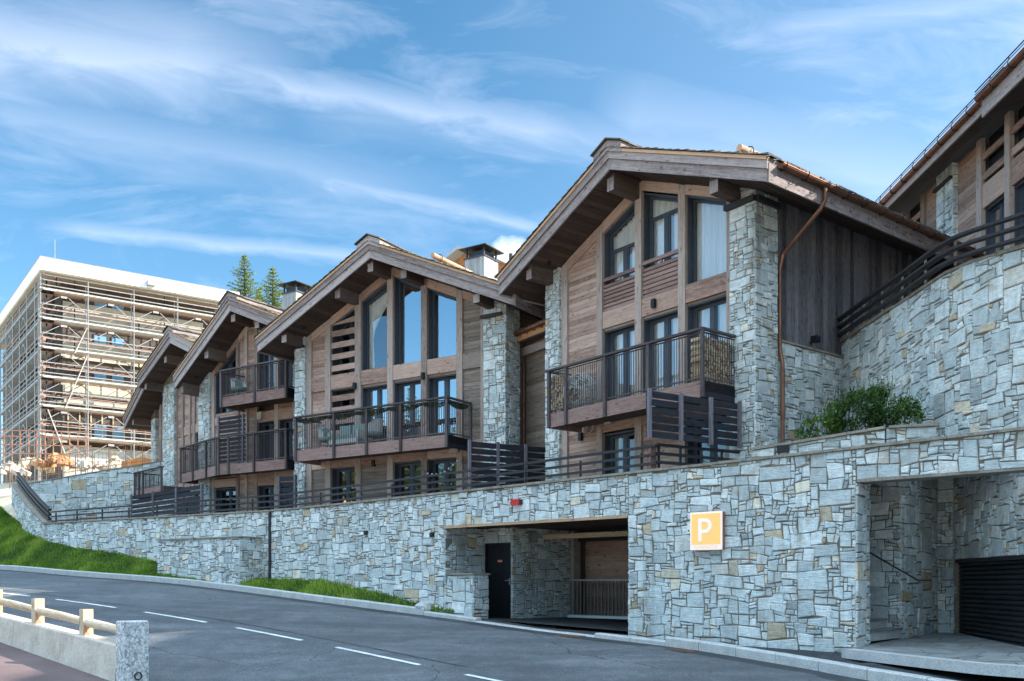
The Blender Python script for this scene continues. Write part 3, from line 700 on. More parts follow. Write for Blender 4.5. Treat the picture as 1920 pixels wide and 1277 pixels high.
# garage recess: local straight frame through the two jambs
pA, pB = Vector(PW.P(sA, 0, 0)), Vector(PW.P(sB, 0, 0)); tt = (pB-pA).normalized()
G1 = Fr(raw=((pA.x, pA.y), (tt.x, tt.y))); LB = (pB-pA).length
zf = .35
stone_block(wall, G1, -.35, -.002, -1.55, -.44, zf, 3.36, 'jamb_wall', '', 21)
m_ = MB(); J_ = G1.side(0); masonry(m_, lambda x, d, z: J_.P(x, d-.012, z), .0, 1.46, zf, 3.05, .075, seed=28)
J2 = G1.side(LB, -1); masonry(m_, lambda x, d, z: J2.P(x, d-.012, z), -4.9, .0, zf-.2, 3.05, .075, seed=29); m_.build('jamb_stones', 'stone', wall)
zd0 = G1.Z(930, 1157, -1.45)
sd0, sd1 = G1.S(907, -1.42), G1.S(957, -1.42)
stone_block(wall, G1, -.5, sd0, -2.0, -1.45, zf, 3.3, 'side_wall', 'f', 23)
stone_block(wall, G1, sd0, sd1, -2.0, -1.45, zd0+2.02, 3.3, 'door_lintel', 'f', 24)
sC = sd1+.02
mouth_d = -3.9
stone_block(wall, G1, sC-.15, sC, mouth_d, -1.62, zf, 3.3, 'return_wall', 'r', 25)
stone_block(wall, G1, sd1, sC+.002, -1.62, -1.45, zf, 3.3, 'door_jamb', 'fr', 26)
stone_block(wall, G1, LB, LB+.5, -5.0, -.44, zf-.2, 3.36, 'jamb_wall', '', 27)
dr = MB(); dr.box(G1, sd0+.03, sd1-.03, -1.60, -1.53, zd0, zd0+2.02); door = dr.build('door', 'black_metal', wall)
mb = MB()
for a in ((sd0, sd0+.05, zd0, zd0+2.06), (sd1-.05, sd1, zd0, zd0+2.06), (sd0, sd1, zd0+2.0, zd0+2.06)): mb.box(G1, a[0], a[1], -1.53, -1.47, a[2], a[3])
mb.build('door_frame', 'black_metal', door)
mb = MB(); hs = sd1-.13; P_ = lambda x, d, z: G1.P(x, d, z)
mb.tube([P_(hs, -1.52, zd0+1.0), P_(hs, -1.46, zd0+1.0), P_(hs-.11, -1.46, zd0+1.0)], .011); mb.box(G1, hs-.02, hs+.02, -1.53, -1.515, zd0+.88, zd0+1.06)
mb.build('door_handle', 'steel', door)
mb = MB(); mb.box(G1, (sd0+sd1)/2-.07, (sd0+sd1)/2+.10, -1.53, -1.522, zd0+1.50, zd0+1.56); mb.build('door_plate', 'door_sign', door)
# mouth of the garage: post, beam, gate, dark room behind
sM = sC; mb = MB(); mb.box(G1, sM, sM+.12, mouth_d-.3, mouth_d, zf, 3.3); mb.build('gate_post', 'steel', wall)
mb = MB(); zb_ = G1.Z(1100, 1008, mouth_d+1.2); mb.box(G1, sM-.4, LB, mouth_d+1.0, mouth_d+1.2, zb_, zb_+.13); mb.build('wooden_beam', 'log_wood', wall)
mb = MB(); mb.box(G1, sM, LB, mouth_d-.35, mouth_d-.2, 2.75, 3.32); mb.build('garage_header', 'dark_metal', wall)
mb = MB(); boards(mb, G1, sM-.55, LB+.6, zf, 3.3, mouth_d-.7, bh=.2)
mb.box(G1, -.5, LB+.6, -8.3, mouth_d-.74, zf-.1, 3.3); mb.build('garage_back_wall', 'siding', wall)
mb = MB(); mb.box(G1, LB+.5, LB+.62, -8.2, -5.0, zf-.3, 3.36); mb.box(G1, sM-.6, sM-.02, -8.2, mouth_d-.02, zf-.3, 3.36); mb.build('garage_side_wall', 'interior', wall)
mb = MB(); y0 = 0
for k in range(40):
    a = -.012-.2*k
    if a < -8: break
    mb.box(G1, .003, LB-.003, a-.193, a, 3.05, 3.09, (G1.a[0], G1.a[1], 0))
mb.box(G1, -.3, LB+.3, -8.2, -.45, 3.12, 3.30)
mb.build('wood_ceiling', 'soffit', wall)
mb = MB(); mb.box(G1, .002, LB-.002, -.03, .03, 3.0, 3.06); mb.build('ceiling_edge', 'barge_fresh', wall)
mb = MB(); zfl = lerpf([(0, .62), (LB, .44)])
c = [G1.P(-.4, -8.2, .60), G1.P(LB+.6, -8.2, .30), G1.P(LB+.6, -.28, .452), G1.P(-.4, -.28, .668)]
c = [c[3], c[2], c[1], c[0]]; mb.face(c, (1, 0, 0)); struct('garage_floor', mb, 'asphalt_dark')
gate = empty('sliding_gate', G1.P((sM+LB)/2, mouth_d+.25, .55), 'low grey barred gate across the garage entrance beside the black door', 'gate')
gz0 = G1.Z(1120, 1158, mouth_d+.25); gz1 = G1.Z(1120, 1086, mouth_d+.25)
mb = MB(); mb.box(G1, sM+.15, LB+.25, mouth_d+.22, mouth_d+.28, gz0, gz0+.07); mb.box(G1, sM+.15, LB+.25, mouth_d+.22, mouth_d+.28, gz1-.05, gz1); mb.build('gate_rail', 'steel', gate)
mb = MB(); x = sM+.2
while x < LB+.2: mb.box(G1, x, x+.035, mouth_d+.235, mouth_d+.265, gz0+.07, gz1+.0); x += .125
mb.build('gate_bars', 'gate_brown', gate)
mb = MB(); mb.box(G1, sM+.15, LB+.25, mouth_d+.29, mouth_d+.31, gz0-.02, gz0+.05); mb.build('gate_track', 'white_paint', gate)
# low stone block in the mouth
lowb = empty('stone_block', G1.P(.6, -.4, .5), 'low grey stone block with flat capstone in front of the black door', 'wall')
sl0, sl1 = .012, G1.S(887, -.05)
stone_block(lowb, G1, sl0, sl1, -.62, -.05, .3, G1.Z(860, 1078, 0), 'block_body', 'fr', 31, cell=.1)
mb = MB(); z_ = G1.Z(860, 1078, 0); mb.box(G1, .002, sl1+.03, -.66, 0.0, z_+.002, z_+.05); mb.build('capstone', 'coping', lowb)
# ---------- right recess: stairs, inner walls, roller door
pE = Vector(PW.P(sE, 0, 0)); pF = Vector(PW.P(PW.S(2100), 0, 0)); te = (pF-pE).normalized(); G2 = Fr(raw=((pE.x, pE.y), (te.x, te.y)))
stone_block(wall, G2, -.4, -.0, -.62, -.44, .05, 3.75, 'jamb_wall', 'r', 41)
E2 = MB(); masonry(E2, lambda x, d, z: G2.side(0).P(x, d-.0, z), .0, .44, .1, 3.40, .09, seed=43); E2.build('stone_facing', 'stone', wall)
DQ = -4.3; sP_ = G2.S(1690, -2.3); sQ = sP_
stone_block(wall, G2, -6, sP_, -4.8, -2.3, -.1, 4.3, 'inner_wall', 'fr', 44, cell=.08)
stone_block(wall, G2, sP_, sP_+.35, -4.8, DQ, -.1, 4.3, 'inner_wall', 'f', 45, cell=.08)
# wall with the roller door, coming forward from the inner corner
pQ = Vector(G2.P(sP_+.35, DQ, 0)); far = Vector(((1990-960)/FP*14.7, 14.7, 0)); rd = (far-pQ).normalized(); G3 = Fr(raw=((pQ.x, pQ.y), (rd.x, rd.y)))
r0, r1 = G3.S(1782), (far-pQ).length
rz0, rz1 = .48, G3.Z(1782, 1050)
stone_block(wall, G3, 0, r0, -.4, 0, -.1, 4.2, 'door_wall', 'f', 46, cell=.08)
stone_block(wall, G3, r0, r1, -.4, 0, rz1, 4.2, 'door_wall', 'f', 47, cell=.08)
rdoor = MB(); k = 0; z = .40
while z < rz1:
    A = [(-.14, z), (-.10, z+.012), (-.085, z+.05), (-.115, z+.082)]
    for (d0, za), (d1, zb2) in zip(A, A[1:]+[(-.14, z+.095)]):
        rdoor.face([G3.P(r0, d0, za), G3.P(r1, d0, za), G3.P(r1, d1, zb2), G3.P(r0, d1, zb2)], (rd.x, rd.y, 0), .5)
    z += .095
rdo = rdoor.build('roller_door', 'black_metal', wall)
mb = MB(); mb.box(G3, r0-.0, r0+.06, -.16, -.02, -.1, rz1); mb.box(G3, r0, r1, -.16, -.02, rz1-.07, rz1-.002); mb.build('door_guide', 'dark_metal', rdo)
mb = MB(); mb.box(G2, 0.01, PW.S(2000)-sE-.02, -.42, .0, 3.40, 3.46); mb.build('lintel_soffit', 'coping', wall)
# stairs behind the wall, climbing to the left
st = empty('stone_stairs', G2.P(-.6, -1.4, .3), 'stone stairs climbing behind the wall inside the right recess', 'stairs')
st0 = G2.S(1662, -1.5)
for k in range(8):
    e = st0-.30*k; zt = .67+.18*k
    mb = MB(); mb.box(G2, -4.5, e, -2.28, -.62, zt-.20, zt-.035); b_ = mb.build('stair_step', 'granite', st)
    mb = MB(); mb.box(G2, -4.5, e+.02, -2.29, -.61, zt-.034, zt); mb.build('stair_tread', 'paving', b_)
mb = MB(); a = G2.P(st0+.35, -2.18, 1.62); b = G2.P(st0-1.9, -2.18, 2.95); mb.tube([G2.P(st0+.6, -2.18, 1.62), a, b], .016)
for t_ in (0, .9): q_ = Vector(a).lerp(Vector(b), t_); w_ = Vector((G2.n[0], G2.n[1], 0)); mb.tube([q_, q_-w_*.25], .012)
mb.build('handrail', 'dark_metal', st)
# paving of the recess with its own kerb
pv = MB(); kerb2 = MB()
kA = [W3(1578, 1216, 16.6), W3(1605, 1219, 16.2), W3(1760, 1236, 14.6), W3(1925, 1250, 13.3), Vector((10.6, 11.4, .30)), Vector((12.5, 9.3, .2))]
kA = catmull(kA, 5)
for A, B in zip(kA, kA[1:]):
    t = (B-A).normalized(); n_ = Vector((-t.y, t.x, 0))
    f0, f1 = Vector((A.x, A.y, A.z-.17)), Vector((B.x, B.y, B.z-.17))
    kerb2.face([f0, f1, B, A], (t.x, t.y, 0)); kerb2.face([A, B, B+n_*.22, A+n_*.22], (t.x, t.y, 0))
struct('recess_kerb', kerb2, 'granite', origin=(0, 0, 0))
back = [Vector(G2.P(-4.6, -2.31, .40))]
row0 = [A+Vector((-(B-A).normalized().y, (B-A).normalized().x, 0))*.22 for A, B in zip(kA, kA[1:])]
nx_ = len(row0); 
for i in range(nx_-1):
    t0, t1 = i/(nx_-1), (i+1)/(nx_-1)
    b0 = Vector(G2.P(-4.0+t0*11, -4.6, .50)); b1 = Vector(G2.P(-4.0+t1*11, -4.6, .50))
    a0, a1 = row0[i], row0[i+1]
    pv.face([a0, a1, b1, b0], (1, 0, 0))
struct('recess_floor', pv, 'paving', origin=(0, 0, 0))
# dark asphalt strip between the kerbs at far right
mb = MB(); pr = None
for i in range(30):
    P, t = kat(kx(1600)+i*.35-.3); nn_ = Vector((-t.y, t.x, 0)).normalized()
    cur = (P+nn_*.19+Vector((0, 0, .180)), P+nn_*3.4+Vector((0, 0, .14)))
    if pr: mb.face([pr[0], cur[0], cur[1], pr[1]], (1, 0, 0))
    pr = cur
struct('pavement_strip', mb, 'asphalt_dark', origin=(0, 0, 0))
# small stone block in front of the left wall
sb0, sb1 = PW.S(298), PW.S(466)
pa, pb = Vector(PW.P(sb0, 0, 0)), Vector(PW.P(sb1, 0, 0)); tb = (pb-pa).normalized(); G4 = Fr(raw=((pa.x, pa.y), (tb.x, tb.y)))
blk = empty('stone_enclosure', G4.P(1.5, .3, 1.5), 'boxy grey stone enclosure with thin cap in front of the left retaining wall', 'wall')
s4a, s4b = G4.S(295, .9), G4.S(449, .9); zt4 = G4.Z(380, 1008, .9)
stone_block(blk, G4, s4a, s4b, .0, .9, 1.2, zt4-.04, 'enclosure_body', 'fr', 51, cell=.07)
mb = MB(); mb.box(G4, s4a-.04, s4b+.04, -.05, .95, zt4-.04, zt4); mb.build('enclosure_cap', 'coping', blk)

# ---------------------------------------------------------------- handrail on the retaining wall
rail = empty('terrace_railing', PW.P(PW.S(700), -.3, 3.95), 'dark three bar railing running along the top of the curved retaining wall', 'railing')
sR = PW.S(1217); cor = PW.P(sR, -.3, 0)
for nm, h in (('rail', .55), ('rail', .36), ('rail', .17)):
    mb = MB(); x = 0; n = 60; pts = []
    for i in range(n+1):
        x = PW.S(84)+(sR-PW.S(84))*i/n; pts.append(Vector(PW.P(x, -.26, w_top(x)+h-.08*(1-i/n))))
    for a, b in zip(pts, pts[1:]): mb.bar(a, b+(b-a)*.01, .07, .055)
    x = PW.S(84); q = [Vector(PW.P(PW.S(u), -.20, w_top(PW.S(u))+h*1.0)) for u in (84, 66, 48, 34, 24)]
    for a, b in zip(q, q[1:]): mb.bar(a, b+(b-a)*.02, .12, .09)
    mb.build(nm, 'dark_metal', rail)
x = PW.S(90); i = 0
while x < sR:
    mb = MB(); a = PW.P(x, -.32, 0); mb.bar((a[0], a[1], w_top(x)-.05), (a[0], a[1], w_top(x)+.44), .035, .05); mb.build('rail_post', 'dark_metal', rail); x += 1.75
# side flight of the railing going back under the privacy screen
FA = Vector((cor[0], cor[1], 0)); FD = Vector((.865, .50, 0)).normalized()
G5 = Fr(raw=((FA.x, FA.y), (FD.x, FD.y)))
L5 = G5.S(1400)
side_r = empty('side_railing', G5.P(1.2, 0, 4.0), 'dark railing turning back under the slatted privacy screen of the nearest chalet', 'railing')
for h in (.58, .39, .20):
    mb = MB(); z = w_top(sR)+h; mb.box(G5, 0, L5, -.04, .03, z-.03, z+.03); mb.build('rail', 'dark_metal', side_r)
for k in range(5):
    mb = MB(); x = .1+k*(L5-.2)/4; mb.box(G5, x-.02, x+.02, -.09, -.042, 3.9, 4.58); mb.build('rail_post', 'dark_metal', side_r)
mb = MB(); mb.box(G5, -.10, .06, -.22, -.09, 3.95, 4.60); mb.build('corner_post', 'balcony_wood', side_r)

# ---------------------------------------------------------------- chalets
OV = 1.1                                                   # roof overhang in front of the facade
class Roof:
    def __init__(s, F, L, A, R, back):
        s.F, s.L, s.A, s.R, s.back = F, L, A, R, back      # (s, z) of the underside of the bargeboards
    def z(s, x, o=.03):
        (a, b), (c, d), (e, f) = s.L, s.A, s.R
        return (b+(d-b)*(x-a)/(c-a) if x <= c else d+(f-d)*(x-c)/(e-c))+o
def make_roof(root, r, snow=(), cap_w=.5, gut=True, right=True, purl=(), name='roof', cover_back=None):
    F = r.F; (l, zl), (a, za), (e, ze) = r.L, r.A, r.R; B = -r.back
    halves = [((l, zl), (a, za))]+([((a, za), (e, ze))] if right else [])
    body = MB()
    for (x0, z0), (x1, z1) in halves:
        body.prism(F, [(x0, z0+.06), (x1, z1+.06), (x1, z1+.53), (x0, z0+.53)], B, OV-.02)
    roof = body.build(name, 'barge', root)
    sf = MB()
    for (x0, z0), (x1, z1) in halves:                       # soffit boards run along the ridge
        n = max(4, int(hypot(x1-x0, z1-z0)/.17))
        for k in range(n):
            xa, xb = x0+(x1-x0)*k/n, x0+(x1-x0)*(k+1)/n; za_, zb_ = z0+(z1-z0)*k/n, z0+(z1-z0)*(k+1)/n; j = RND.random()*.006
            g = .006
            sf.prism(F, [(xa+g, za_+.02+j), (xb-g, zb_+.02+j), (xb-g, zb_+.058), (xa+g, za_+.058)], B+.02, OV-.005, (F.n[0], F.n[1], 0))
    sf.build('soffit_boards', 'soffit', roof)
    for (x0, z0), (x1, z1) in halves:
        sgn = 1 if x0 == l else -1; A_ = Vector((F.a[0]*(x1-x0), F.a[1]*(x1-x0), z1-z0)).normalized()
        ex = .03
        X0, X1 = (x0-ex, x1) if sgn > 0 else (x0, x1+ex)
        zf_ = lambda x: z0+(z1-z0)*(x-x0)/(x1-x0)
        def bd(o0, o1, d0, d1, m, nm):
            b = MB(); b.prism(F, [(X0, zf_(X0)+o0), (X1, zf_(X1)+o0), (X1, zf_(X1)+o1), (X0, zf_(X0)+o1)], d0, d1, A_); b.build(nm, m, roof)
        bd(0, .265, OV-.02, OV+.03, 'barge', 'barge_board'); bd(.27, .45, OV-.02, OV+.075, 'barge', 'barge_board'); bd(.454, .53, OV-.02, OV+.105, 'barge_fresh', 'roof_batten')
        # shingles, one row after another
        sh = MB(); n = int(hypot(x1-x0, z1-z0)/.27); Rn = random.Random(int(abs(x0*100))+5)
        e_x, e_z = (x0, z0) if sgn > 0 else (x1, z1); t_x, t_z = (x1, z1) if sgn > 0 else (x0, z0)
        e_x -= .10*sgn*1; e_z -= .10*abs((z1-z0)/(x1-x0))
        for k in range(n+1):
            f0, f1 = k/(n+1), min(1, (k+1.35)/(n+1)); xa, xb = e_x+(t_x-e_x)*f0, e_x+(t_x-e_x)*f1; z0_, z1_ = e_z+(t_z-e_z)*f0+.53, e_z+(t_z-e_z)*f1+.53
            d = OV+.14
            while d > B:
                wd = .16+.18*Rn.random(); j = Rn.random()*.022; jj = (Rn.random()-.5)*.05; t = Rn.random(); c = []
                if cover_back is not None and d < cover_back: wd = 2.0
                pa = (xa+jj, z0_+.045+j); pb = (xb, z1_+.012); pc = (xa+jj, z0_+.018)
                q = [F.P(pa[0], d, pa[1]), F.P(pa[0], d-wd+.008, pa[1]), F.P(pb[0], d-wd+.008, pb[1]), F.P(pb[0], d, pb[1])]
                u = [F.P(pc[0], d, pc[1]), F.P(pc[0], d-wd+.008, pc[1])]
                up = q if sgn < 0 else q[::-1]
                sh.face(up, (F.n[0], F.n[1], 0), t)
                sh.face([u[0], u[1], q[1], q[0]], (F.n[0], F.n[1], 0), t)
                sh.face([u[0], q[0], q[3]], (F.n[0], F.n[1], 0), t)
                d -= wd
        sh.build('shingles', 'shingle', roof)
    # raised ridge piece
    sl = (za-zl)/(a-l); sr = (za-ze)/(e-a); cw = cap_w; cb = MB()
    cb.prism(F, [(a-cw, za-sl*cw+.44), (a, za+.44), (a+cw, za-sr*cw+.44), (a+cw, za-sr*cw+.71), (a, za+.71), (a-cw, za-sl*cw+.71)] , B, OV+.115)
    cb.build('ridge_cap', 'barge', roof)
    cs_ = MB(); d = OV+.18
    while d > B:
        L_ = .3+.1*RND.random(); j = RND.random()*.02
        for sg, sl_ in ((-1, sl), (1, sr)):
            x0_, x1_ = a, a+sg*(cw+.05)
            cs_.prism(F, [(x0_, za+.72+j), (x1_, za-sl_*(cw+.05)+.72+j), (x1_, za-sl_*(cw+.05)+.755+j), (x0_, za+.755+j)], d-L_, d)
        d -= L_-.02
    cs_.build('ridge_shingles', 'shingle', roof)
    for x, w_, h_ in purl:                                   # purlins carrying the overhang
        zt = min(r.z(x-w_/2), r.z(x+w_/2))+.02; pm = MB()
        pm.prism(F, [(x-w_/2, zt-h_), (x+w_/2, zt-h_), (x+w_/2, r.z(x+w_/2)), (x-w_/2, r.z(x-w_/2))], -.1, .92, (F.n[0], F.n[1], 0)); pm.build('purlin', 'purlin_wood', roof); pe = MB(); pe.prism(F, [(x-w_/2, zt-h_), (x+w_/2, zt-h_), (x+w_/2, zt-.03), (x-w_/2, zt-.03)], .921, .935, (0, 0, 1)); pe.build('purlin_end', 'barge', roof)
    for x, dd, L_ in snow:                                   # round snow guard logs on hooks
        lg = MB(); z = r.z(x)+.53+.20; lg.tube([F.P(x, dd, z), F.P(x, dd-L_, z)], .085, 12); lo = lg.build('snow_log', 'barge_fresh', roof)
        hk = MB()
        for q_ in (dd-.35, dd-1.6, dd-2.9):
            if q_ < dd-L_: break
            sg = 1 if x > a else -1
            hk.tube([F.P(x+sg*(.13*cos(t)), q_, z+.13*sin(t)) for t in [radians(v) for v in (-80, -40, 0, 45, 90, 130)]], .014, 5)
        hk.build('log_hook', 'dark_metal', lo)
    def eave(x, z, sg):
        b = MB(); b.prism(F, [(x, z-.02), (x+sg*.045, z-.02), (x+sg*.045, z+.40), (x, z+.40)], B, OV+.03, (F.n[0], F.n[1], 0)); b.build('eave_fascia', 'barge', roof)
        g = MB(); N = 8; rr_ = .085; gx_ = x+sg*(.05+rr_); gz_ = z+.40; prev = None; d0, d1 = B, OV-.25
        prof = [(gx_+rr_*cos(pi+pi*k/N), gz_+rr_*sin(pi+pi*k/N)) for k in range(N+1)]; pr2 = [(gx_+(rr_-.008)*cos(pi+pi*k/N), gz_+(rr_-.008)*sin(pi+pi*k/N)) for k in range(N+1)]
        for k in range(N):
            for P_, fl in ((prof, 1), (pr2, 0)):
                q_ = [F.P(P_[k][0], d0, P_[k][1]), F.P(P_[k+1][0], d0, P_[k+1][1]), F.P(P_[k+1][0], d1, P_[k+1][1]), F.P(P_[k][0], d1, P_[k][1])]
                g.face(q_ if fl else q_[::-1], (F.n[0], F.n[1], 0), .5)
        g.face([F.P(a_, d1, b_) for a_, b_ in prof], (0, 0, 1), .5); g.face([F.P(a_, d1-.004, b_) for a_, b_ in prof][::-1], (0, 0, 1), .5)
        for e_ in (prof[0], prof[-1]): g.tube([F.P(e_[0], d0, e_[1]), F.P(e_[0], d1, e_[1])], .011, 5)
        go = g.build('gutter', 'copper', roof)
        h = MB(); d = d1-.12
        while d > max(B, -9):
            pts = [F.P(gx_+(rr_+.012)*cos(pi+pi*k/6), d, gz_+(rr_+.012)*sin(pi+pi*k/6)) for k in range(7)]
            pts = [F.P(x+sg*.05, d, z+.30)]+pts+[F.P(gx_+sg*(rr_+.012), d, gz_+.06)]; h.tube(pts, .011, 5)
            t2 = [F.P(x+sg*(.05+.05+.05*cos(v)), d-.3, z+.13+.05*sin(v)) for v in [radians(w_) for w_ in (120, 180, 240, 300, 360, 400)]]; h.tube(t2, .008, 4); d -= .78
        h.build('gutter_hook', 'dark_metal', go)
        return gx_, gz_, go
    if gut:
        eave(l, zl, -1)
        if right: roof_gut = eave(e, ze, 1); return roof, roof_gut
    return roof, None
def post(root, F, s0, s1, z0, r, d0=-.1, d1=.0, z1=None, m='timber'):
    b = MB()
    if z1 is None: b.prism(F, [(s0, z0), (s1, z0), (s1, r.z(s1, .0)), (s0, r.z(s0, .0))], d0, d1, (0, 0, 1))
    else: b.box(F, s0, s1, d0, d1, z0, z1, (0, 0, 1))
    return b.build('timber_post', m, root)
def rake(root, F, s0, s1, r, h=.30, d0=-.1, d1=-.012):
    if s0 < r.A[0] < s1: rake(root, F, s0, r.A[0], r, h, d0, d1); rake(root, F, r.A[0], s1, r, h, d0, d1); return
    b = MB(); A_ = Vector((F.a[0]*(s1-s0), F.a[1]*(s1-s0), r.z(s1)-r.z(s0))).normalized()
    b.prism(F, [(s0, r.z(s0)-h), (s1, r.z(s1)-h), (s1, r.z(s1)), (s0, r.z(s0))], d0, d1, A_); b.build('rake_beam', 'siding', root)
def band(root, F, s0, s1, z0, z1, d0=-.1, d1=-.02, m='siding', name='floor_beam'):
    b = MB(); b.box(F, s0, s1, d0, d1, z0, z1); return b.build(name, m, root)
def panel(root, F, s0, s1, z0, z1, r=None, d=-.07, m='siding', bh=.125, top=None):
    b = MB(); boards(b, F, s0, s1, z0, z1, d, bh=bh, top=top or ((lambda x: r.z(x)-.02) if r else None)); return b.build('siding_panel', m, root)
def window(root, F, s0, s1, z0, z1, r=None, th=.30, d=-.32, leaves=2, transom=None, curtain=None, name='window', gm='glass', sill=True, open_leaf=False):
    top = (lambda x: r.z(x)-th) if r else (lambda x: z1)
    rv = MB(); t = .025; ends = [(s0, 1), (s1, -1)]
    for x, sg in ends: rv.prism(F, [(x, z0), (x+sg*t, z0), (x+sg*t, top(x+sg*t)), (x, top(x))], d-.02, -.10 if sg > 0 else -.10, (0, 0, 1))
    brk = [s0]+([r.A[0]] if r and s0 < r.A[0] < s1 else [])+[s1]
    for x0, x1 in zip(brk, brk[1:]): rv.prism(F, [(x0, top(x0)-.03), (x1, top(x1)-.03), (x1, top(x1)+.02), (x0, top(x0)+.02)], d-.02, -.1)
    if sill: rv.box(F, s0, s1, d-.02, -.1, z0-.03, z0+.02)
    fr = MB(); fw = .065; a, b = s0+t, s1-t; zb_, tp = z0+.02, (lambda x: top(x)-.03)
    for x0, x1 in ((a, a+fw), (b-fw, b)): fr.prism(F, [(x0, zb_), (x1, zb_), (x1, tp(x1)), (x0, tp(x0))], d-.03, d+.03, (0, 0, 1))
    fr.box(F, a, b, d-.03, d+.029, zb_, zb_+fw)
    brk = [a]+([r.A[0]] if r and a < r.A[0] < b else [])+[b]
    for x0, x1 in zip(brk, brk[1:]): fr.prism(F, [(x0, tp(x0)-fw), (x1, tp(x1)-fw), (x1, tp(x1)), (x0, tp(x0))], d-.029, d+.028)
    zt = transom or None
    if zt: fr.box(F, a, b, d-.03, d+.032, zt-.04, zt+.04)
    zl_ = zt or None
    if leaves > 1:
        m0 = (a+b)/2
        hi = (lambda x: zl_) if zl_ else tp
        fr.prism(F, [(m0-.055, zb_), (m0+.055, zb_), (m0+.055, hi(m0+.055)), (m0-.055, hi(m0-.055))], d-.03, d+.035, (0, 0, 1))
        for x0, x1 in ((a+fw, a+fw+.05), (m0-.105, m0-.055), (m0+.055, m0+.105), (b-fw-.05, b-fw)):
            fr.prism(F, [(x0, zb_+fw), (x1, zb_+fw), (x1, (zl_ or min(tp(x0), tp(x1)))-fw*.6), (x0, (zl_ or min(tp(x0), tp(x1)))-fw*.6)], d-.02, d+.02, (0, 0, 1))
    wo = fr.build(name, 'frame_paint', root); rv.build('reveal', 'frame_paint', wo)
    g = MB(); q_ = [F.P(a+.01, d, zb_+.01), F.P(b-.01, d, zb_+.01), F.P(b-.01, d, tp(b)-.01)]
    if r and a < r.A[0] < b: q_.append(F.P(r.A[0], d, tp(r.A[0])-.01))
    q_.append(F.P(a+.01, d, tp(a)-.01)); g.face(q_, (0, 0, 1)); g.build('pane', gm, wo)
    for cu in curtain or ():
        c0, c1, cz0, cz1, kind = cu; c = MB(); n = 30; pr = None; L_ = s1-s0
        for i in range(n+1):
            f_ = i/n; x = s0+L_*(c0+(c1-c0)*f_); dd = d-.085+.038*sin(f_*n*1.35+c0*9)+.010*sin(f_*43)
            zt_ = min(cz1, top(x)-.04) if cz1 else top(x)-.04
            col = []
            for k in range(9):
                g_ = k/8; zz = zt_+(cz0-zt_)*g_; xx = x
                if kind == 'tied':                            # gathered at two thirds of its height and hanging below
                    wv = 1-.80*sin(min(1, g_/.62)*pi/2)**2 if g_ < .62 else .20+.12*(g_-.62)
                    xx = s0+L_*c0+(x-s0-L_*c0)*wv
                col.append(F.P(xx, dd, zz))
            if pr:
                for k in range(8): c.face([pr[k+1], col[k+1], col[k], pr[k]], (0, 0, 1), .5)
            pr = col
        c.build('curtain', 'curtain', wo, smooth=True, weld=True)
    return wo
def slat_fence(root, F, s0, s1, d, z0, z1, n=7, m='dark_wood', posts=(), tk=.03, gap=.25):
    h = (z1-z0)/n
    for k in range(n):
        b = MB(); b.box(F, s0, s1, d-tk, d, z0+k*h+h*gap*.5, z0+(k+1)*h-h*gap*.5); b.build('slat', m, root)
    for x in posts:
        b = MB(); b.box(F, x-.04, x+.04, d+.003, d+.07, z0-.02, z1+.02, (0, 0, 1)); b.build('fence_post', 'timber_dark', root)
def balcony(root, F, s0, s1, dout, zb, zt, posts, left=True, right=True, dback=0.0, deck=.38, name='balcony', fm='balcony_wood', corner=None, baluster=.082, upto=None):
    """deck with fascia; posts, handrail and metal balusters are its pieces"""
    dk = MB(); zd = zb+deck
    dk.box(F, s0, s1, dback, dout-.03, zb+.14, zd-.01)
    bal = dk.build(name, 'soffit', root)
    fm_ = MB(); fm_.box(F, s0, s1, dout-.028, dout, zb, zd); 
    fm_.build('deck_fascia', fm, bal)
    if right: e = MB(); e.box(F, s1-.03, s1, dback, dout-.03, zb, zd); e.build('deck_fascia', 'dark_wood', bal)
    if left: e = MB(); e.box(F, s0, s0+.03, dback, dout-.03, zb, zd); e.build('deck_fascia', fm, bal)
    for x in posts:
        b = MB(); b.box(F, x-.045, x+.045, dout+.002, dout+.06, zb-.01, zt-.0, (0, 0, 1)); b.build('balcony_post', 'rail_wood', bal)
    hr = MB(); hr.box(F, s0-.03, s1+.05, dout-.04, dout+.075, zt+.002, zt+.055)
    if right: hr.box(F, s1-.045, s1+.05, dback, dout-.045, zt+.002, zt+.055)
    if left: hr.box(F, s0-.03, s0+.06, dback, dout-.045, zt+.002, zt+.055)
    hr.build('handrail', 'rail_wood', bal)
    lr = MB(); lr.box(F, s0+.02, s1-.02, dout-.02, dout+.001, zd+.05, zd+.085); lr.box(F, s0+.02, s1-.02, dout-.02, dout+.001, zt-.06, zt-.03)
    x = s0+.06
    while x < s1-.03: lr.box(F, x-.007, x+.007, dout-.017, dout-.003, zd-.12, zt-.03); x += baluster
    if right:
        lr.box(F, s1-.022, s1-.001, dback+.03, dout-.06, zd+.05, zd+.085); lr.box(F, s1-.022, s1-.001, dback+.03, dout-.06, zt-.06, zt-.03)
        y = dback+.06
        while y < dout-.05: lr.box(F, s1-.018, s1-.004, y-.007, y+.007, zd+.02, zt-.03); y += baluster
        b = MB(); b.box(F, s1+.002, s1+.05, dback, dback+.08, zb, zt, (0, 0, 1)); b.build('balcony_post', 'rail_wood', bal)
    if left:
        y = dback+.06; lr.box(F, s0+.001, s0+.022, dback+.03, dout-.06, zd+.05, zd+.085)
        while y < dout-.05: lr.box(F, s0+.004, s0+.018, y-.007, y+.007, zd+.02, zt-.03); y += baluster
    lr.build('balusters', 'rail_wood', bal)
    return bal
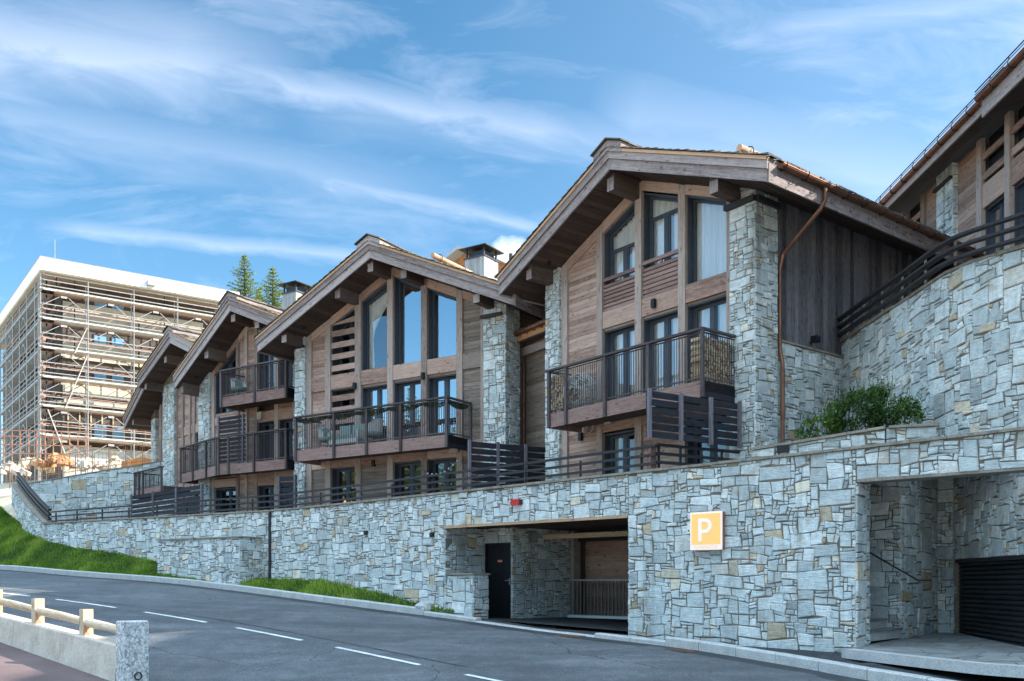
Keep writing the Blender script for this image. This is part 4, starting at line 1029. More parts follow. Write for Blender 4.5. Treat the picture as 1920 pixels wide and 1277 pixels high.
def shell(root, F, s0, s1, z0, zt, back, r, m='side_wood'):
    """side walls, back wall and the dark rooms behind the glass"""
    b = MB(); top = lambda x: r.z(x)+.02
    for x0, x1 in ((s0, s0+.2), (s1-.2, s1)): b.prism(F, [(x0, z0), (x1, z0), (x1, top(x1)), (x0, top(x0))], -back, -.12, (0, 0, 1))
    b.prism(F, [(s0, z0), (s1, z0), (s1, top(s1)), (r.A[0], top(r.A[0])), (s0, top(s0))], -back-.2, -back, (0, 0, 1))
    w_ = b.build('wall', m, root)
    i = MB(); i.prism(F, [(s0+.21, z0), (s1-.21, z0), (s1-.21, top(s1)-.1), (r.A[0], top(r.A[0])-.1), (s0+.21, top(s0)-.1)], -4.2, -4.1)
    for z in (z0, 5.72, 8.5): i.box(F, s0+.21, s1-.21, -4.08, -.45, z, z+.25)
    i.build('rooms', 'interior', root); return w_
def lamp_box(root, F, s, z, d=0.0):
    b = MB(); b.box(F, s-.055, s+.055, d+.001, d+.10, z-.11, z+.11); b.build('wall_lamp', 'black_metal', root)
def spot(root, F, s, d, r):
    b = MB(); z = r.z(s)-.02; b.tube([F.P(s, d, z+.03), F.P(s, d, z-.03), F.P(s+.02, d+.03, z-.10)], [.05, .05, .035], 8); b.build('eave_spotlight', 'black_metal', root)

# ===== chalet 1: the tall gable nearest on the right
F = C1; S_ = F.S
c1 = empty('chalet', F.P(-3, -4, 3.5), 'tallest timber and stone chalet nearest on the right with cream curtains behind its gable windows', 'chalet', 'timber chalets above the wall')
R1 = Roof(F, (S_(938, OV), F.Z(938, 553, OV)), (S_(1144, OV), F.Z(1144, 318, OV)), (S_(1440, OV), F.Z(1440, 341, OV)), 10.5)
c1roof, c1g = make_roof(c1, R1, snow=[(S_(1386, .85), .85, 3.2)], purl=[(S_(1199)-.12, .24, .36), (S_(1042.5)-.1, .22, .30), (S_(1395)-.12, .24, .31)], cover_back=-8)
zg = 3.5; P1 = [(S_(a), S_(b)) for a, b in ((1052, 1063), (1118, 1128.5), (1190, 1202), (1271, 1284), (1362, 1373.5))]
for a, b in P1: post(c1, F, a, b, zg, R1, d1=.0)
rake(c1, F, P1[0][1], P1[1][0], R1); rake(c1, F, P1[1][1], P1[2][0], R1, .30); rake(c1, F, P1[2][1], P1[3][0], R1, .26); rake(c1, F, P1[3][1], P1[4][0], R1, .26)
panel(c1, F, P1[0][1], P1[1][0], zg, 12, R1)
ZB0, ZB1 = 8.49, 8.94
for i in (1, 2, 3): band(c1, F, P1[i][1], P1[i+1][0], ZB0, ZB1); band(c1, F, P1[i][1], P1[i+1][0], 5.66, 6.13)
for i, (lo, tz) in ((1, (9.86, 10.62)), (2, (9.92, 11.05))):
    a, b = P1[i][1], P1[i+1][0]
    window(c1, F, a, b, ZB1, None, R1, .32, transom=tz-.0, gm='glass_clear', curtain=[(.0, 1.0, ZB1+.2, None, 'hang')], sill=True)
    sl = MB(); n = 7; h = (lo-.17-ZB1)/n
    for k in range(n): sl.box(F, a, b, -.10, -.06, ZB1+k*h+.02, ZB1+(k+1)*h-.012)
    sl.box(F, a, b, -.12, -.11, ZB1, lo-.17)
    sl.box(F, a, b, -.12, -.03, lo-.09, lo); sl.box(F, (a+b)/2-.04, (a+b)/2+.04, -.10, -.06, lo-.17, lo-.09); sl.build('balustrade', 'balcony_wood', c1)
window(c1, F, P1[3][1], P1[4][0], ZB1, None, R1, .28, leaves=1, gm='glass_clear', curtain=[(.0, 1, ZB1+.05, None, 'hang')])
for i in (1, 2, 3): window(c1, F, P1[i][1], P1[i+1][0], 6.16, 8.42, gm='glass_clear', curtain=[(.0, .95, 6.2, None, 'hang')], name='glass_door')
for i, z in ((1, 8.42), (2, 8.42), (3, 8.42)): band(c1, F, P1[i][1], P1[i+1][0], z, ZB0, -.32, -.1, 'timber', 'door_head')
window(c1, F, P1[1][1], P1[2][0], zg, 5.60, name='glass_door', gm='glass_dark', curtain=[(.05, .3, zg, None, 'hang')])
panel(c1, F, P1[2][1], P1[3][0], zg, 5.66); window(c1, F, P1[3][1], P1[4][0], zg, 5.60, name='glass_door', gm='glass_dark')
lamp_box(c1, F, S_(1227), 8.72, -.02); lamp_box(c1, F, S_(1088), F.Z(1088, 819), -.06)
b = MB(); c_ = F.P(S_(1108), .06, F.Z(1108, 802)); b.tube([F.P(S_(1108)+.13*cos(t), .05, c_[2]+.13*sin(t)) for t in [k*pi/10 for k in range(21)]], .02, 6); b.build('hose_ring', 'steel', c1)
b = MB(); x = S_(1138, .1); b.box(F, x-.12, x+.12, 0.0, .09, F.Z(1138, 796), F.Z(1138, 783));
for k in range(4): b.box(F, x-.10, x+.10, .091, .10, F.Z(1138, 794)+k*.04, F.Z(1138, 794)+k*.04+.02)
b.build('wall_vent', 'concrete', c1)
stone_block(c1, F, S_(1022, .1), P1[0][0]-.0, -.35, .10, zg, 10.62, 'stone_pillar', 'fr', 61, top=lambda x: R1.z(x)-.0)
sL, sR_ = P1[4][1], S_(1416, .12)
stone_block(c1, F, sL, sR_, -.72, .12, zg, 10.9, 'stone_pillar', 'fr', 62, top=lambda x: R1.z(x)-.0)
for a, b_, z, dd in ((S_(1018, .1), P1[0][0]-.03, F.Z(1035, 955, .1), .1), (sL-.05, sR_+.0, F.Z(1400, 378, .12), .12)):
    m_ = MB(); m_.box(F, a-.03, b_+.03, dd-.0, dd+.12, z-.06, z+.06); m_.build('pillar_ledge', 'dark_metal', c1)
m_ = MB(); z = F.Z(1400, 378, .12); G = F.side(sR_); m_.box(G, -.12, .72, 0, .10, z-.06, z+.06); m_.build('pillar_ledge', 'dark_metal', c1)
# side wall: stone base, vertical boards
sw = sR_-.14; G = F.side(sw)
shell(c1, F, S_(1024), sw-.05, zg, 12, 10.3, R1)
zs = 7.24
m_ = MB(); boards(m_, G, .72, 10.4, zs, R1.z(sw)+.02, .0, bh=.17, vertical=True); m_.build('siding_panel', 'side_wood', c1)
Gs = F.side(sw+.06); m_ = MB(); m_.box(Gs, .7, 10.4, -.1, -.012, 3.0, zs); core = m_.build('stone_base', 'mortar', c1)
m_ = MB(); masonry(m_, lambda x, d, z: Gs.P(x, d-.012, z), .7, 6.5, 3.2, zs, .08, seed=66); m_.build('stone_facing', 'stone', core)
m_ = MB(); m_.box(Gs, .7, 10.4, -.1, .05, zs+.002, zs+.05); m_.build('base_ledge', 'coping', c1)
# copper downpipe from the right gutter
gxx, gzz, go = c1g; xo = S_(1548, .0)
def Sd(u, s):   # depth d of the point seen at column u on the plane s
    r_ = (u-960)/FP; Y = (C1.O[0]*C1.a[0]+C1.O[1]*C1.a[1]+s)/(r_*C1.a[0]+C1.a[1]); X = r_*Y; return (X-C1.O[0])*C1.n[0]+(Y-C1.O[1])*C1.n[1]
dg = Sd(1547, gxx); sp_ = sw+.12; dp = Sd(1462, sp_)
pts = [F.P(gxx, dg, gzz-.08), F.P(gxx, dg, gzz-.36), F.P(gxx-.12, dg, gzz-.52), F.P(sp_+.1, dp-.0, F.Z(1480, 422)-.25), F.P(sp_, dp, F.Z(1470, 435)-.45), F.P(sp_, dp, 7.1), F.P(sp_+.03, dp, 6.9), F.P(sp_+.08, dp, 6.7), F.P(sp_+.08, dp, 3.6)]
m_ = MB(); m_.tube(pts, .05, 10); m_.build('downpipe', 'copper', c1roof, smooth=True)
# balcony of chalet 1
bs0, bs1 = S_(1026, 1.25), S_(1318, 1.25)
bal1 = balcony(c1, F, bs0, bs1, 1.25, 5.76, 7.27, [S_(u, 1.28) for u in (1029, 1061, 1134, 1215, 1317)])
spot(c1, F, S_(1030, .5), .5, R1)

# ===== chalet 2: the wide gable in the middle
F = C2; S_ = F.S
c2 = empty('chalet', F.P(-3, -4, 3.5), 'middle timber chalet with three tall sky reflecting gable windows and a long balcony', 'chalet', 'timber chalets above the wall')
R2 = Roof(F, (S_(484, OV), F.Z(484, 660, OV)), (S_(694.4, OV), F.Z(694.4, 484, OV)), (S_(965.4, OV), F.Z(965.4, 573, OV)), 11)
c2roof, c2g = make_roof(c2, R2, snow=[(S_(811, .85), .85, 3.4), (S_(602, .8), .8, 3.0)], purl=[(S_(734)-.12, .23, .30), (S_(796)-.12, .23, .28), (S_(931)-.12, .23, .28), (S_(673)-.12, .23, .28), (S_(573)-.12, .23, .28)], cover_back=-8)
P2 = [(S_(a), S_(b)) for a, b in ((574, 583.6), (609, 619), (665, 676), (725.6, 736), (789, 800), (855.4, 866.6), (901, 910))]
for a, b in P2: post(c2, F, a, b, zg, R2)
for i in range(6): rake(c2, F, P2[i][1], P2[i+1][0], R2, .30 if i < 5 else .26)
Z0, Z1 = 8.41, 8.91
for i in range(6):
    band(c2, F, P2[i][1], P2[i+1][0], Z0, Z1, m='siding' if i < 5 else 'siding_grey')
    band(c2, F, P2[i][1], P2[i+1][0], 5.62, 6.1)
panel(c2, F, P2[0][1], P2[1][0], Z1, 12, R2); panel(c2, F, P2[0][1], P2[1][0], 6.1, Z0); panel(c2, F, P2[0][1], P2[1][0], zg, 5.62, m='siding_grey')
panel(c2, F, P2[5][1], P2[6][0], Z1, 12, R2, m='siding_grey'); panel(c2, F, P2[5][1], P2[6][0], 6.1, Z0, m='siding_grey'); panel(c2, F, P2[5][1], P2[6][0], zg, 5.62, m='siding_grey')
a, b = P2[1][1], P2[2][0]                                   # horizontal slat screen with windows behind
def screen(z0, z1, r=None, n=None):
    m_ = MB(); z = z0+.04
    while z < z1:
        top = (lambda x: min(z+.20, r.z(x)-.30)) if r else (lambda x: z+.20)
        x0 = a
        while r and r.z(x0)-.30 < z+.03 and x0 < b: x0 += .04
        if x0 < b-.05: m_.prism(F, [(x0, z), (b, z), (b, top(b)), (x0, top(x0))], -.10, -.06)
        z += .41
    m_.build('slat_screen', 'siding', c2)
screen(Z1+.1, 11.4, R2); screen(6.3, Z0, None)
window(c2, F, a, b, Z1, None, R2, .32, d=-.5, gm='glass_dark'); window(c2, F, a, b, 6.12, Z0-.03, d=-.5, gm='glass_dark')
for i in (2, 3, 4):
    window(c2, F, P2[i][1], P2[i+1][0], Z1, None, R2, .32, leaves=1, gm='glass_clear' if i == 2 else 'glass', curtain=[(.02, .95, Z1+.1, None, 'tied')] if i == 2 else None)
    window(c2, F, P2[i][1], P2[i+1][0], 6.12, Z0-.09, name='glass_door', curtain=[(.02, .2, 6.2, None, 'hang')] if i == 2 else None)
    band(c2, F, P2[i][1], P2[i+1][0], Z0-.09, Z0, -.32, -.1, 'timber', 'door_head')
window(c2, F, a, b, zg, 5.6, name='glass_door', gm='glass_dark'); window(c2, F, P2[3][1], P2[4][0], zg, 5.6, name='glass_door', gm='glass_dark'); window(c2, F, P2[4][1], P2[5][0], zg, 5.6, name='glass_door', gm='glass_dark')
panel(c2, F, P2[2][1], P2[3][0], zg, 5.62, m='siding_grey')
lamp_box(c2, F, (P2[2][0]+P2[2][1])/2-.1, F.Z(668, 724), 0); lamp_box(c2, F, (P2[4][0]+P2[4][1])/2, F.Z(791, 706), 0); lamp_box(c2, F, S_(700), F.Z(700, 869), -.06)
stone_block(c2, F, S_(552, .1), P2[0][0], -.4, .10, zg, 10.6, 'stone_pillar', 'fr', 71, top=lambda x: R2.z(x))
sL, sR_ = P2[6][1], S_(947.6, .12)
stone_block(c2, F, sL, sR_, -.72, .12, zg, 10.6, 'stone_pillar', 'fr', 72, top=lambda x: R2.z(x))
for a_, b_, z, dd in ((S_(554, .1), P2[0][0], F.Z(563, 651, .1), .1), (sL-.03, sR_-.12, F.Z(928, 591, .12), .12)):
    m_ = MB(); m_.box(F, a_-.03, b_+.03, dd, dd+.10, z-.05, z+.05); m_.build('pillar_ledge', 'dark_metal', c2)
shell(c2, F, S_(555), sR_-.15, zg, 12, 10.6, R2, m='siding_grey')
bal2 = balcony(c2, F, S_(552, 1.25), S_(839, 1.25), 1.25, 5.74, 7.24, [S_(u, 1.28) for u in (554, 626, 687, 751, 837)])
m_ = MB(); x = S_(833, .6); m_.box(F, x-.17, x+.17, .0, .12, F.Z(833, 850, .1), F.Z(833, 842, .1)); m_.build('wall_vent', 'concrete', c2)
spot(c2, F, S_(571, .5), .55, R2)

# ===== chalet 3
F = C3; S_ = F.S
c3 = empty('chalet', F.P(-3, -4, 3.5), 'third timber chalet to the left with a high short balcony above a long angled balcony', 'chalet', 'timber chalets above the wall')
A3 = (S_(432, OV), F.Z(432, 583, OV)); L3 = (S_(328.5, OV), F.Z(328.5, 728, OV))
R3 = Roof(F, L3, A3, (A3[0]+4.6, A3[1]-4.6*.42), 11)
c3roof, _ = make_roof(c3, R3, purl=[(S_(475)-.12, .23, .30), (S_(425)-.12, .23, .28), (S_(373)+.05, .23, .28), (S_(516)-.0, .23, .28)], cover_back=-8)
P3 = [(S_(a), S_(b)) for a, b in ((396, 401.5), (442, 447), (458, 463), (477, 482), (514, 521), (549, 556))]
for a, b in P3[:5]: post(c3, F, a, b, zg, R3)
for i in range(4): rake(c3, F, P3[i][1], P3[i+1][0], R3, .28)
Zc0, Zc1 = 8.0, 8.35
window(c3, F, P3[0][1], P3[1][0], 8.6, None, R3, .30, leaves=2, gm='glass_dark'); panel(c3, F, P3[0][1], P3[1][0], 5.9, 8.6)
panel(c3, F, P3[1][1], P3[2][0], zg, 12.5, R3); panel(c3, F, P3[2][1], P3[3][0], zg, 12.5, R3)
for i in (3, 4):
    e = P3[i+1][0] if i < 4 else P3[5][0]
    window(c3, F, P3[i][1], e, 8.75, min(10.9, R3.z(e)-.3), name='glass_door', gm='glass', curtain=[(.5, .95, 8.8, None, 'hang')] if i == 3 else None)
    if R3.z(e)-.3 > 10.9: panel(c3, F, P3[i][1], e, 10.9, 12.5, R3)
    window(c3, F, P3[i][1], e, 6.05, 8.0, name='glass_door', gm='glass_dark', curtain=[(.3, .5, 6.1, None, 'hang')])
    window(c3, F, P3[i][1], e, zg, 5.45, name='glass_door', gm='glass_dark', curtain=[(.4, .8, zg, None, 'hang')])
    band(c3, F, P3[i][1], e, 8.0, 8.42); band(c3, F, P3[i][1], e, 5.45, 6.03)
    if i == 4: b_ = band(c3, F, P3[i][1], e, 8.42, 8.74)
for z in (5.5, 8.1): band(c3, F, P3[0][1], P3[1][0], z, z+.35)
window(c3, F, P3[0][1], P3[1][0], zg, 5.45, name='glass_door', gm='glass_dark')
stone_block(c3, F, S_(371.6, .1), P3[0][0]-.02, -.4, .10, zg, 10.6, 'stone_pillar', 'fr', 81, top=lambda x: R3.z(x))
stone_block(c3, F, P3[5][0]+.1, P3[5][0]+.9, -.5, .10, zg, 10.6, 'stone_pillar', 'fr', 82, top=lambda x: R3.z(x))
shell(c3, F, S_(374), P3[5][0]+.85, zg, 12, 10.6, R3, m='siding_grey')
bz = F.Z(537, 745, 1.25)
balcony(c3, F, S_(412, 1.25), S_(538, 1.25), 1.25, bz, F.Z(537, 675, 1.25), [S_(u, 1.28) for u in (414, 477, 536)])
s408 = S_(408, 1.25)
z3b, z3t = F.Z(537, 879, 1.25), F.Z(537, 806, 1.25)
balcony(c3, F, s408, S_(538, 1.25), 1.25, z3b, z3t, [S_(u, 1.28) for u in (409, 428, 476, 536)], left=False)
# angled left end of the lower balcony
pa = Vector(F.P(s408, 1.25, 0)); pb = W3(339, 900, 39.6); pb.z = 0; t_ = (pa-pb).normalized()
F3b = Fr(raw=((pb.x, pb.y), (t_.x, t_.y))); L_ = (pa-pb).length
balcony(c3, F3b, 0, L_-.01, 0.0, z3b, z3t, [.05, L_*.36, L_*.72, L_-.06], right=False, left=True, dback=-1.0)
m_ = empty('privacy_screen', F.P(S_(430, .9), .9, z3b+.4), 'dark slatted screen standing on the lower balcony of the third chalet', 'screen', 'slatted privacy screens')
slat_fence(m_, F, S_(409, .9), S_(459, .9), .9, z3b+.5, F.Z(430, 780, .9), n=11, posts=(S_(411, .9), S_(457, .9)), gap=.3)
spot(c3, F, S_(370, .5), .55, R3)
m_ = MB(); x = S_(485, .1); m_.box(F, x-.12, x+.12, 0.0, .09, 8.1, 8.4); m_.build('wall_vent', 'concrete', c3)

# ===== chalet 4 and 5, seen at an acute angle
F = C4; S_ = F.S
c4 = empty('chalet', F.P(0, -3, 3.5), 'narrow looking timber chalet fourth from the right with a tall stone pillar', 'chalet', 'timber chalets above the wall')
A4 = (S_(320, OV), F.Z(320, 643, OV)); L4 = (S_(260, OV), F.Z(260, 727, OV)); sl4 = (A4[1]-L4[1])/(A4[0]-L4[0])
R4 = Roof(F, L4, A4, (A4[0]+3.4, A4[1]-3.4*sl4), 9)
make_roof(c4, R4, purl=[(S_(352)-.3, .23, .30), (S_(309), .23, .28)], cover_back=-6)
def Pp(us): return [(S_(a), S_(b)) for a, b in us]
pl = (S_(306, .1), S_(327, .1))
stone_block(c4, F, pl[0], pl[1]-.02, -.6, .12, zg, 11, 'stone_pillar', 'fr', 91, top=lambda x: R4.z(x))
P4 = Pp(((328, 331), (340, 343.5), (353, 356.5), (362, 365), (374, 380)))
for a, b in P4: post(c4, F, a, b, zg, R4)
for i in range(4):
    if i == 3: window(c4, F, P4[i][1], P4[i+1][0], 6.2, 8.4, gm='glass_dark'); panel(c4, F, P4[i][1], P4[i+1][0], 8.8, 13, R4); window(c4, F, P4[i][1], P4[i+1][0], zg, 5.5, gm='glass_dark')
    else: panel(c4, F, P4[i][1], P4[i+1][0], zg, 13, R4)
    band(c4, F, P4[i][1], P4[i+1][0], 5.6, 6.1, d1=-.03); band(c4, F, P4[i][1], P4[i+1][0], 8.4, 8.8, d1=-.03)
shell(c4, F, pl[0]+.1, P4[4][1]+1.2, zg, 12, 8.6, R4, m='siding_grey')
F = C5; S_ = F.S
c5 = empty('chalet', F.P(2, -3, 3.5), 'farthest timber chalet at the left end whose low eave overhangs the terrace', 'chalet', 'timber chalets above the wall')
L5_ = (S_(234, OV), F.Z(234, 803, OV)); T5 = (S_(270, OV), F.Z(270, 731, OV)); sl5 = (T5[1]-L5_[1])/(T5[0]-L5_[0]); w5 = 3.6
R5 = Roof(F, L5_, (L5_[0]+w5, L5_[1]+w5*sl5), (L5_[0]+w5+.3, L5_[1]+w5*sl5-.12), 8)
make_roof(c5, R5, right=False, purl=[(S_(284), .23, .28)], cover_back=-6)
stone_block(c5, F, S_(284, .1), S_(291.5, .1), -.6, .12, zg, 10, 'stone_pillar', 'fr', 95, top=lambda x: R5.z(x))
P5 = Pp(((292.5, 294.5), (299, 301), (304, 306)))
for a, b in P5: post(c5, F, a, b, zg, R5)
panel(c5, F, P5[0][1], P5[1][0], zg, 12, R5); window(c5, F, P5[1][1], P5[2][0], 6, 9, gm='glass_dark'); panel(c5, F, P5[1][1], P5[2][0], 9, 12, R5); panel(c5, F, P5[1][1], P5[2][0], zg, 6)
shell(c5, F, S_(285), R5.R[0]-.3, zg, 12, 7.6, R5, m='siding_grey')
# low glazed balcony of chalet 5
g5 = W3(253, 960, 41.5); g6 = W3(305, 930, 39.2); g5.z = g6.z = 0; t_ = (g6-g5).normalized(); F5b = Fr(raw=((g5.x, g5.y), (t_.x, t_.y)))
balcony(c5, F5b, 0, (g6-g5).length, 0.0, EZ+(HZ-934)/FP*41.0, EZ+(HZ-886)/FP*41, [.05, .55, 1.0, (g6-g5).length-.05], left=True, right=False, dback=-1.2)

# ===== link wing between chalets 1 and 2
LK = Fr(-150, 1020, 28.9, 0.0); F = LK; S_ = F.S
lk = empty('link_wing', F.P(-1, -2, 3.5), 'low weathered board wing with copper gutter squeezed between the two nearest chalets', 'building')
x0, x1 = S_(957, .6), S_(1021, .6); zA = zBq = F.Z(956, 630, .68)-.22
m_ = MB(); boards(m_, F, x0, x1+.5, 3.5, max(zA, zBq)-.05, 0, bh=.19); m_.build('siding_panel', 'siding_grey', lk)
m_ = MB(); m_.box(F, x0-.3, x1+.5, -6, -.035, 3.5, zA+.1); m_.build('wall', 'siding_grey', lk)
m_ = MB(); m_.prism(F.side(x1+.5), [(-.55, zA), (6, zA+2.2), (6, zA+2.5), (-.55, zA+.3)], -(x1+.7-x0), .0); lr_ = m_.build('roof', 'barge', lk)
m_ = MB(); m_.box(F, x0-.1, x1+.5, .56, .60, zA-.02, zA+.22); m_.build('eave_fascia', 'orange_wood', lr_)
m_ = MB(); m_.box(F, x0-.1, x1+.5, .05, .18, zA-.34, zA-.08); m_.build('wall_plate', 'barge', lk)
m_ = MB(); z = zA+.22; y = .68
pr = None
for k in range(7):
    t0 = pi+pi*k/6; c = (y+.08*cos(t0), z+.08*sin(t0))
    if pr: m_.face([F.P(x0-.15, pr[0], pr[1]), F.P(x1+.5, pr[0], pr[1]), F.P(x1+.5, c[0], c[1]), F.P(x0-.15, c[0], c[1])], (F.a[0], F.a[1], 0), .5)
    pr = c
m_.tube([F.P(x0-.15, y-.08, z), F.P(x1+.5, y-.08, z)], .012, 5); m_.tube([F.P(x0-.15, y+.08, z), F.P(x1+.5, y+.08, z)], .012, 5)
go2 = m_.build('gutter', 'copper', lr_)
m_ = MB(); m_.tube([F.P(x0, y, z-.07), F.P(x0, y, z-.25), F.P(x0-.0, .12, z-.75), F.P(x0, .09, z-1.0), F.P(x0, .09, 3.6)], .045, 9); m_.build('downpipe', 'copper', go2, smooth=True)
m_ = MB()
for k in range(7): m_.tube([F.P(x0+.2+k*.4, .60, z-.05), F.P(x0+.2+k*.4, .60, z-.12), F.P(x0+.2+k*.4, .70, z-.10), F.P(x0+.2+k*.4, .78, z+.03)], .012, 5)
m_.build('gutter_hook', 'dark_metal', go2)
m_ = MB()
for r_ in range(14):
    x = x0-.1
    while x < x1+.5:
        w_ = .18+.15*RND.random(); zz = zA+.32+r_*.25*.36; yy = .62-r_*.25*.93; t = RND.random(); j = RND.random()*.02
        q_ = [F.P(x, yy, zz+j), F.P(x+w_-.01, yy, zz+j), F.P(x+w_-.01, yy-.33, zz+.105), F.P(x, yy-.33, zz+.105)]; m_.face(q_, (F.a[0], F.a[1], 0), t)
        m_.face([F.P(x, yy, zz-.03), F.P(x+w_-.01, yy, zz-.03), q_[1], q_[0]], (F.a[0], F.a[1], 0), t); x += w_
m_.build('shingles', 'shingle', lr_)

# ===== upper retaining wall on the right and the building above it
uc = Vector(W3(1790, 494, 17.4)); uc.z = 0; ul = Vector(((1563-960)/FP*24.0, 24.0, 0)); ur = Vector(((2150-960)/FP*13.8, 13.8, 0)); ur2 = ur+(ur-uc).normalized()*5
UPT = catmull([ul+(ul-uc)*.15, ul, ul.lerp(uc, .55), uc.lerp(ul, .16)+Vector((.0, 0, 0)), uc.lerp(ur, .14), uc.lerp(ur, .5), ur, ur2], 6)
US = [0.0]
for i in range(1, len(UPT)): US.append(US[-1]+(UPT[i]-UPT[i-1]).length)
class UFr:
    def P(s, x, d, z):
        x = min(max(x, 0), US[-1]-1e-6); i = max(k for k in range(len(US)-1) if US[k] <= x); t = (x-US[i])/(US[i+1]-US[i]); p_ = UPT[i].lerp(UPT[i+1], t)
        def nn(k): v = (UPT[min(k+1, len(UPT)-1)]-UPT[max(k-1, 0)]).normalized(); return Vector((v.y, -v.x, 0))
        n_ = nn(i).lerp(nn(i+1), t).normalized(); return (p_.x+n_.x*d, p_.y+n_.y*d, z)
UP = UFr()
def us(u):
    r_ = (u-960)/FP
    for i in range(len(UPT)-1):
        A, B = UPT[i], UPT[i+1]; fa, fb = A.x-r_*A.y, B.x-r_*B.y
        if (fa <= 0 <= fb or fb <= 0 <= fa) and fa != fb: return US[i]+(US[i+1]-US[i])*fa/(fa-fb)
    return US[-1]
def uz(u, v): x = us(u); return (x, EZ+(HZ-v)/FP*UP.P(x, 0, 0)[1])
utop = lerpf([uz(1564, 648), uz(1640, 597), uz(1720, 545), uz(1788, 500), uz(1850, 480), uz(1919, 461)])
up = empty('upper_retaining_wall', UP.P(us(1800), 0, 3.8), 'high pale stone retaining wall bending round at upper right above the planter', 'wall')
core = MB(); n = 40
for i in range(n):
    a, b = US[-1]*i/n, US[-1]*(i+1)/n
    zc = 3.3 if b < us(1600) else 4.02
    core.hexa([UP.P(a, -.45, zc), UP.P(a, -.012, zc), UP.P(b, -.012, zc), UP.P(b, -.45, zc), UP.P(a, -.45, utop(a)-.05), UP.P(a, -.012, utop(a)-.05), UP.P(b, -.012, utop(b)-.05), UP.P(b, -.45, utop(b)-.05)])
co = core.build('wall_core', 'mortar', up)
m_ = MB(); masonry(m_, lambda x, d, z: UP.P(x, d-.012, z), us(1564), US[-1], 4.02, 7.9, .092, seed=101, top=lambda x: utop(x)-.05, sizes=[(5, 4), (4, 5), (6, 4), (4, 4), (5, 3), (3, 3), (3, 2), (4, 2), (4, 1), (3, 1), (2, 1), (2, 2), (1, 1), (2, 3), (3, 1)])
m_.build('stone_facing', 'stone', co)
m_ = MB(); masonry(m_, lambda x, d, z: Fr(raw=((UP.P(us(1564), -.45, 0)[:2]), ((UP.P(us(1564), 0, 0)[0]-UP.P(us(1564), -.45, 0)[0])/.45, (UP.P(us(1564), 0, 0)[1]-UP.P(us(1564), -.45, 0)[1])/.45))).P(x, d, z), 0, .45, 3.4, 7.0, .12, seed=103); m_.build('stone_facing', 'stone', co)
m_ = MB(); x = us(1562)
while x < US[-1]-.1:
    e = min(x+.5+RND.random()*.5, US[-1]); o = .02+RND.random()*.03; h = RND.random()*.02
    m_.hexa([UP.P(x+.004, -.5, utop(x)-.05), UP.P(x+.004, o, utop(x)-.05), UP.P(e-.004, o, utop(e)-.05), UP.P(e-.004, -.5, utop(e)-.05), UP.P(x+.004, -.5, utop(x)+h), UP.P(x+.004, o, utop(x)+h), UP.P(e-.004, o, utop(e)+h), UP.P(e-.004, -.5, utop(e)+h)]); x = e
m_.build('coping', 'coping', up)
ur_ = empty('upper_railing', UP.P(us(1800), .05, 7.6), 'dark three rail metal railing leaning out along the top of the high right wall', 'railing')
for h, dd in ((.50, .10), (.30, .10), (.10, .10)):
    m_ = MB(); pts = [Vector(UP.P(us(1563)+(US[-1]-us(1563))*k/30, dd, utop(us(1563)+(US[-1]-us(1563))*k/30)+h)) for k in range(31)]
    for a, b in zip(pts, pts[1:]): m_.bar(a, b+(b-a)*.02, .13, .05)
    m_.build('rail', 'dark_metal', ur_)
x = us(1590)
while x < US[-1]-.2:
    m_ = MB(); a = UP.P(x, .03, 0); m_.bar((a[0], a[1], utop(x)), (a[0], a[1], utop(x)+.5), .05, .03); m_.build('rail_post', 'coping', ur_); x += 1.1
# fill behind it
m_ = MB(); pr = None
for k in range(20):
    x = US[-1]*k/19; a = Vector(UP.P(x, -.4, 6.9)); b = Vector((16+k*.2, a.y+4, 6.9))
    if pr: m_.face([pr[0], a, b, pr[1]], (1, 0, 0))
    pr = (a, b)
struct('upper_terrace', m_, 'paving', origin=(0, 0, 0))
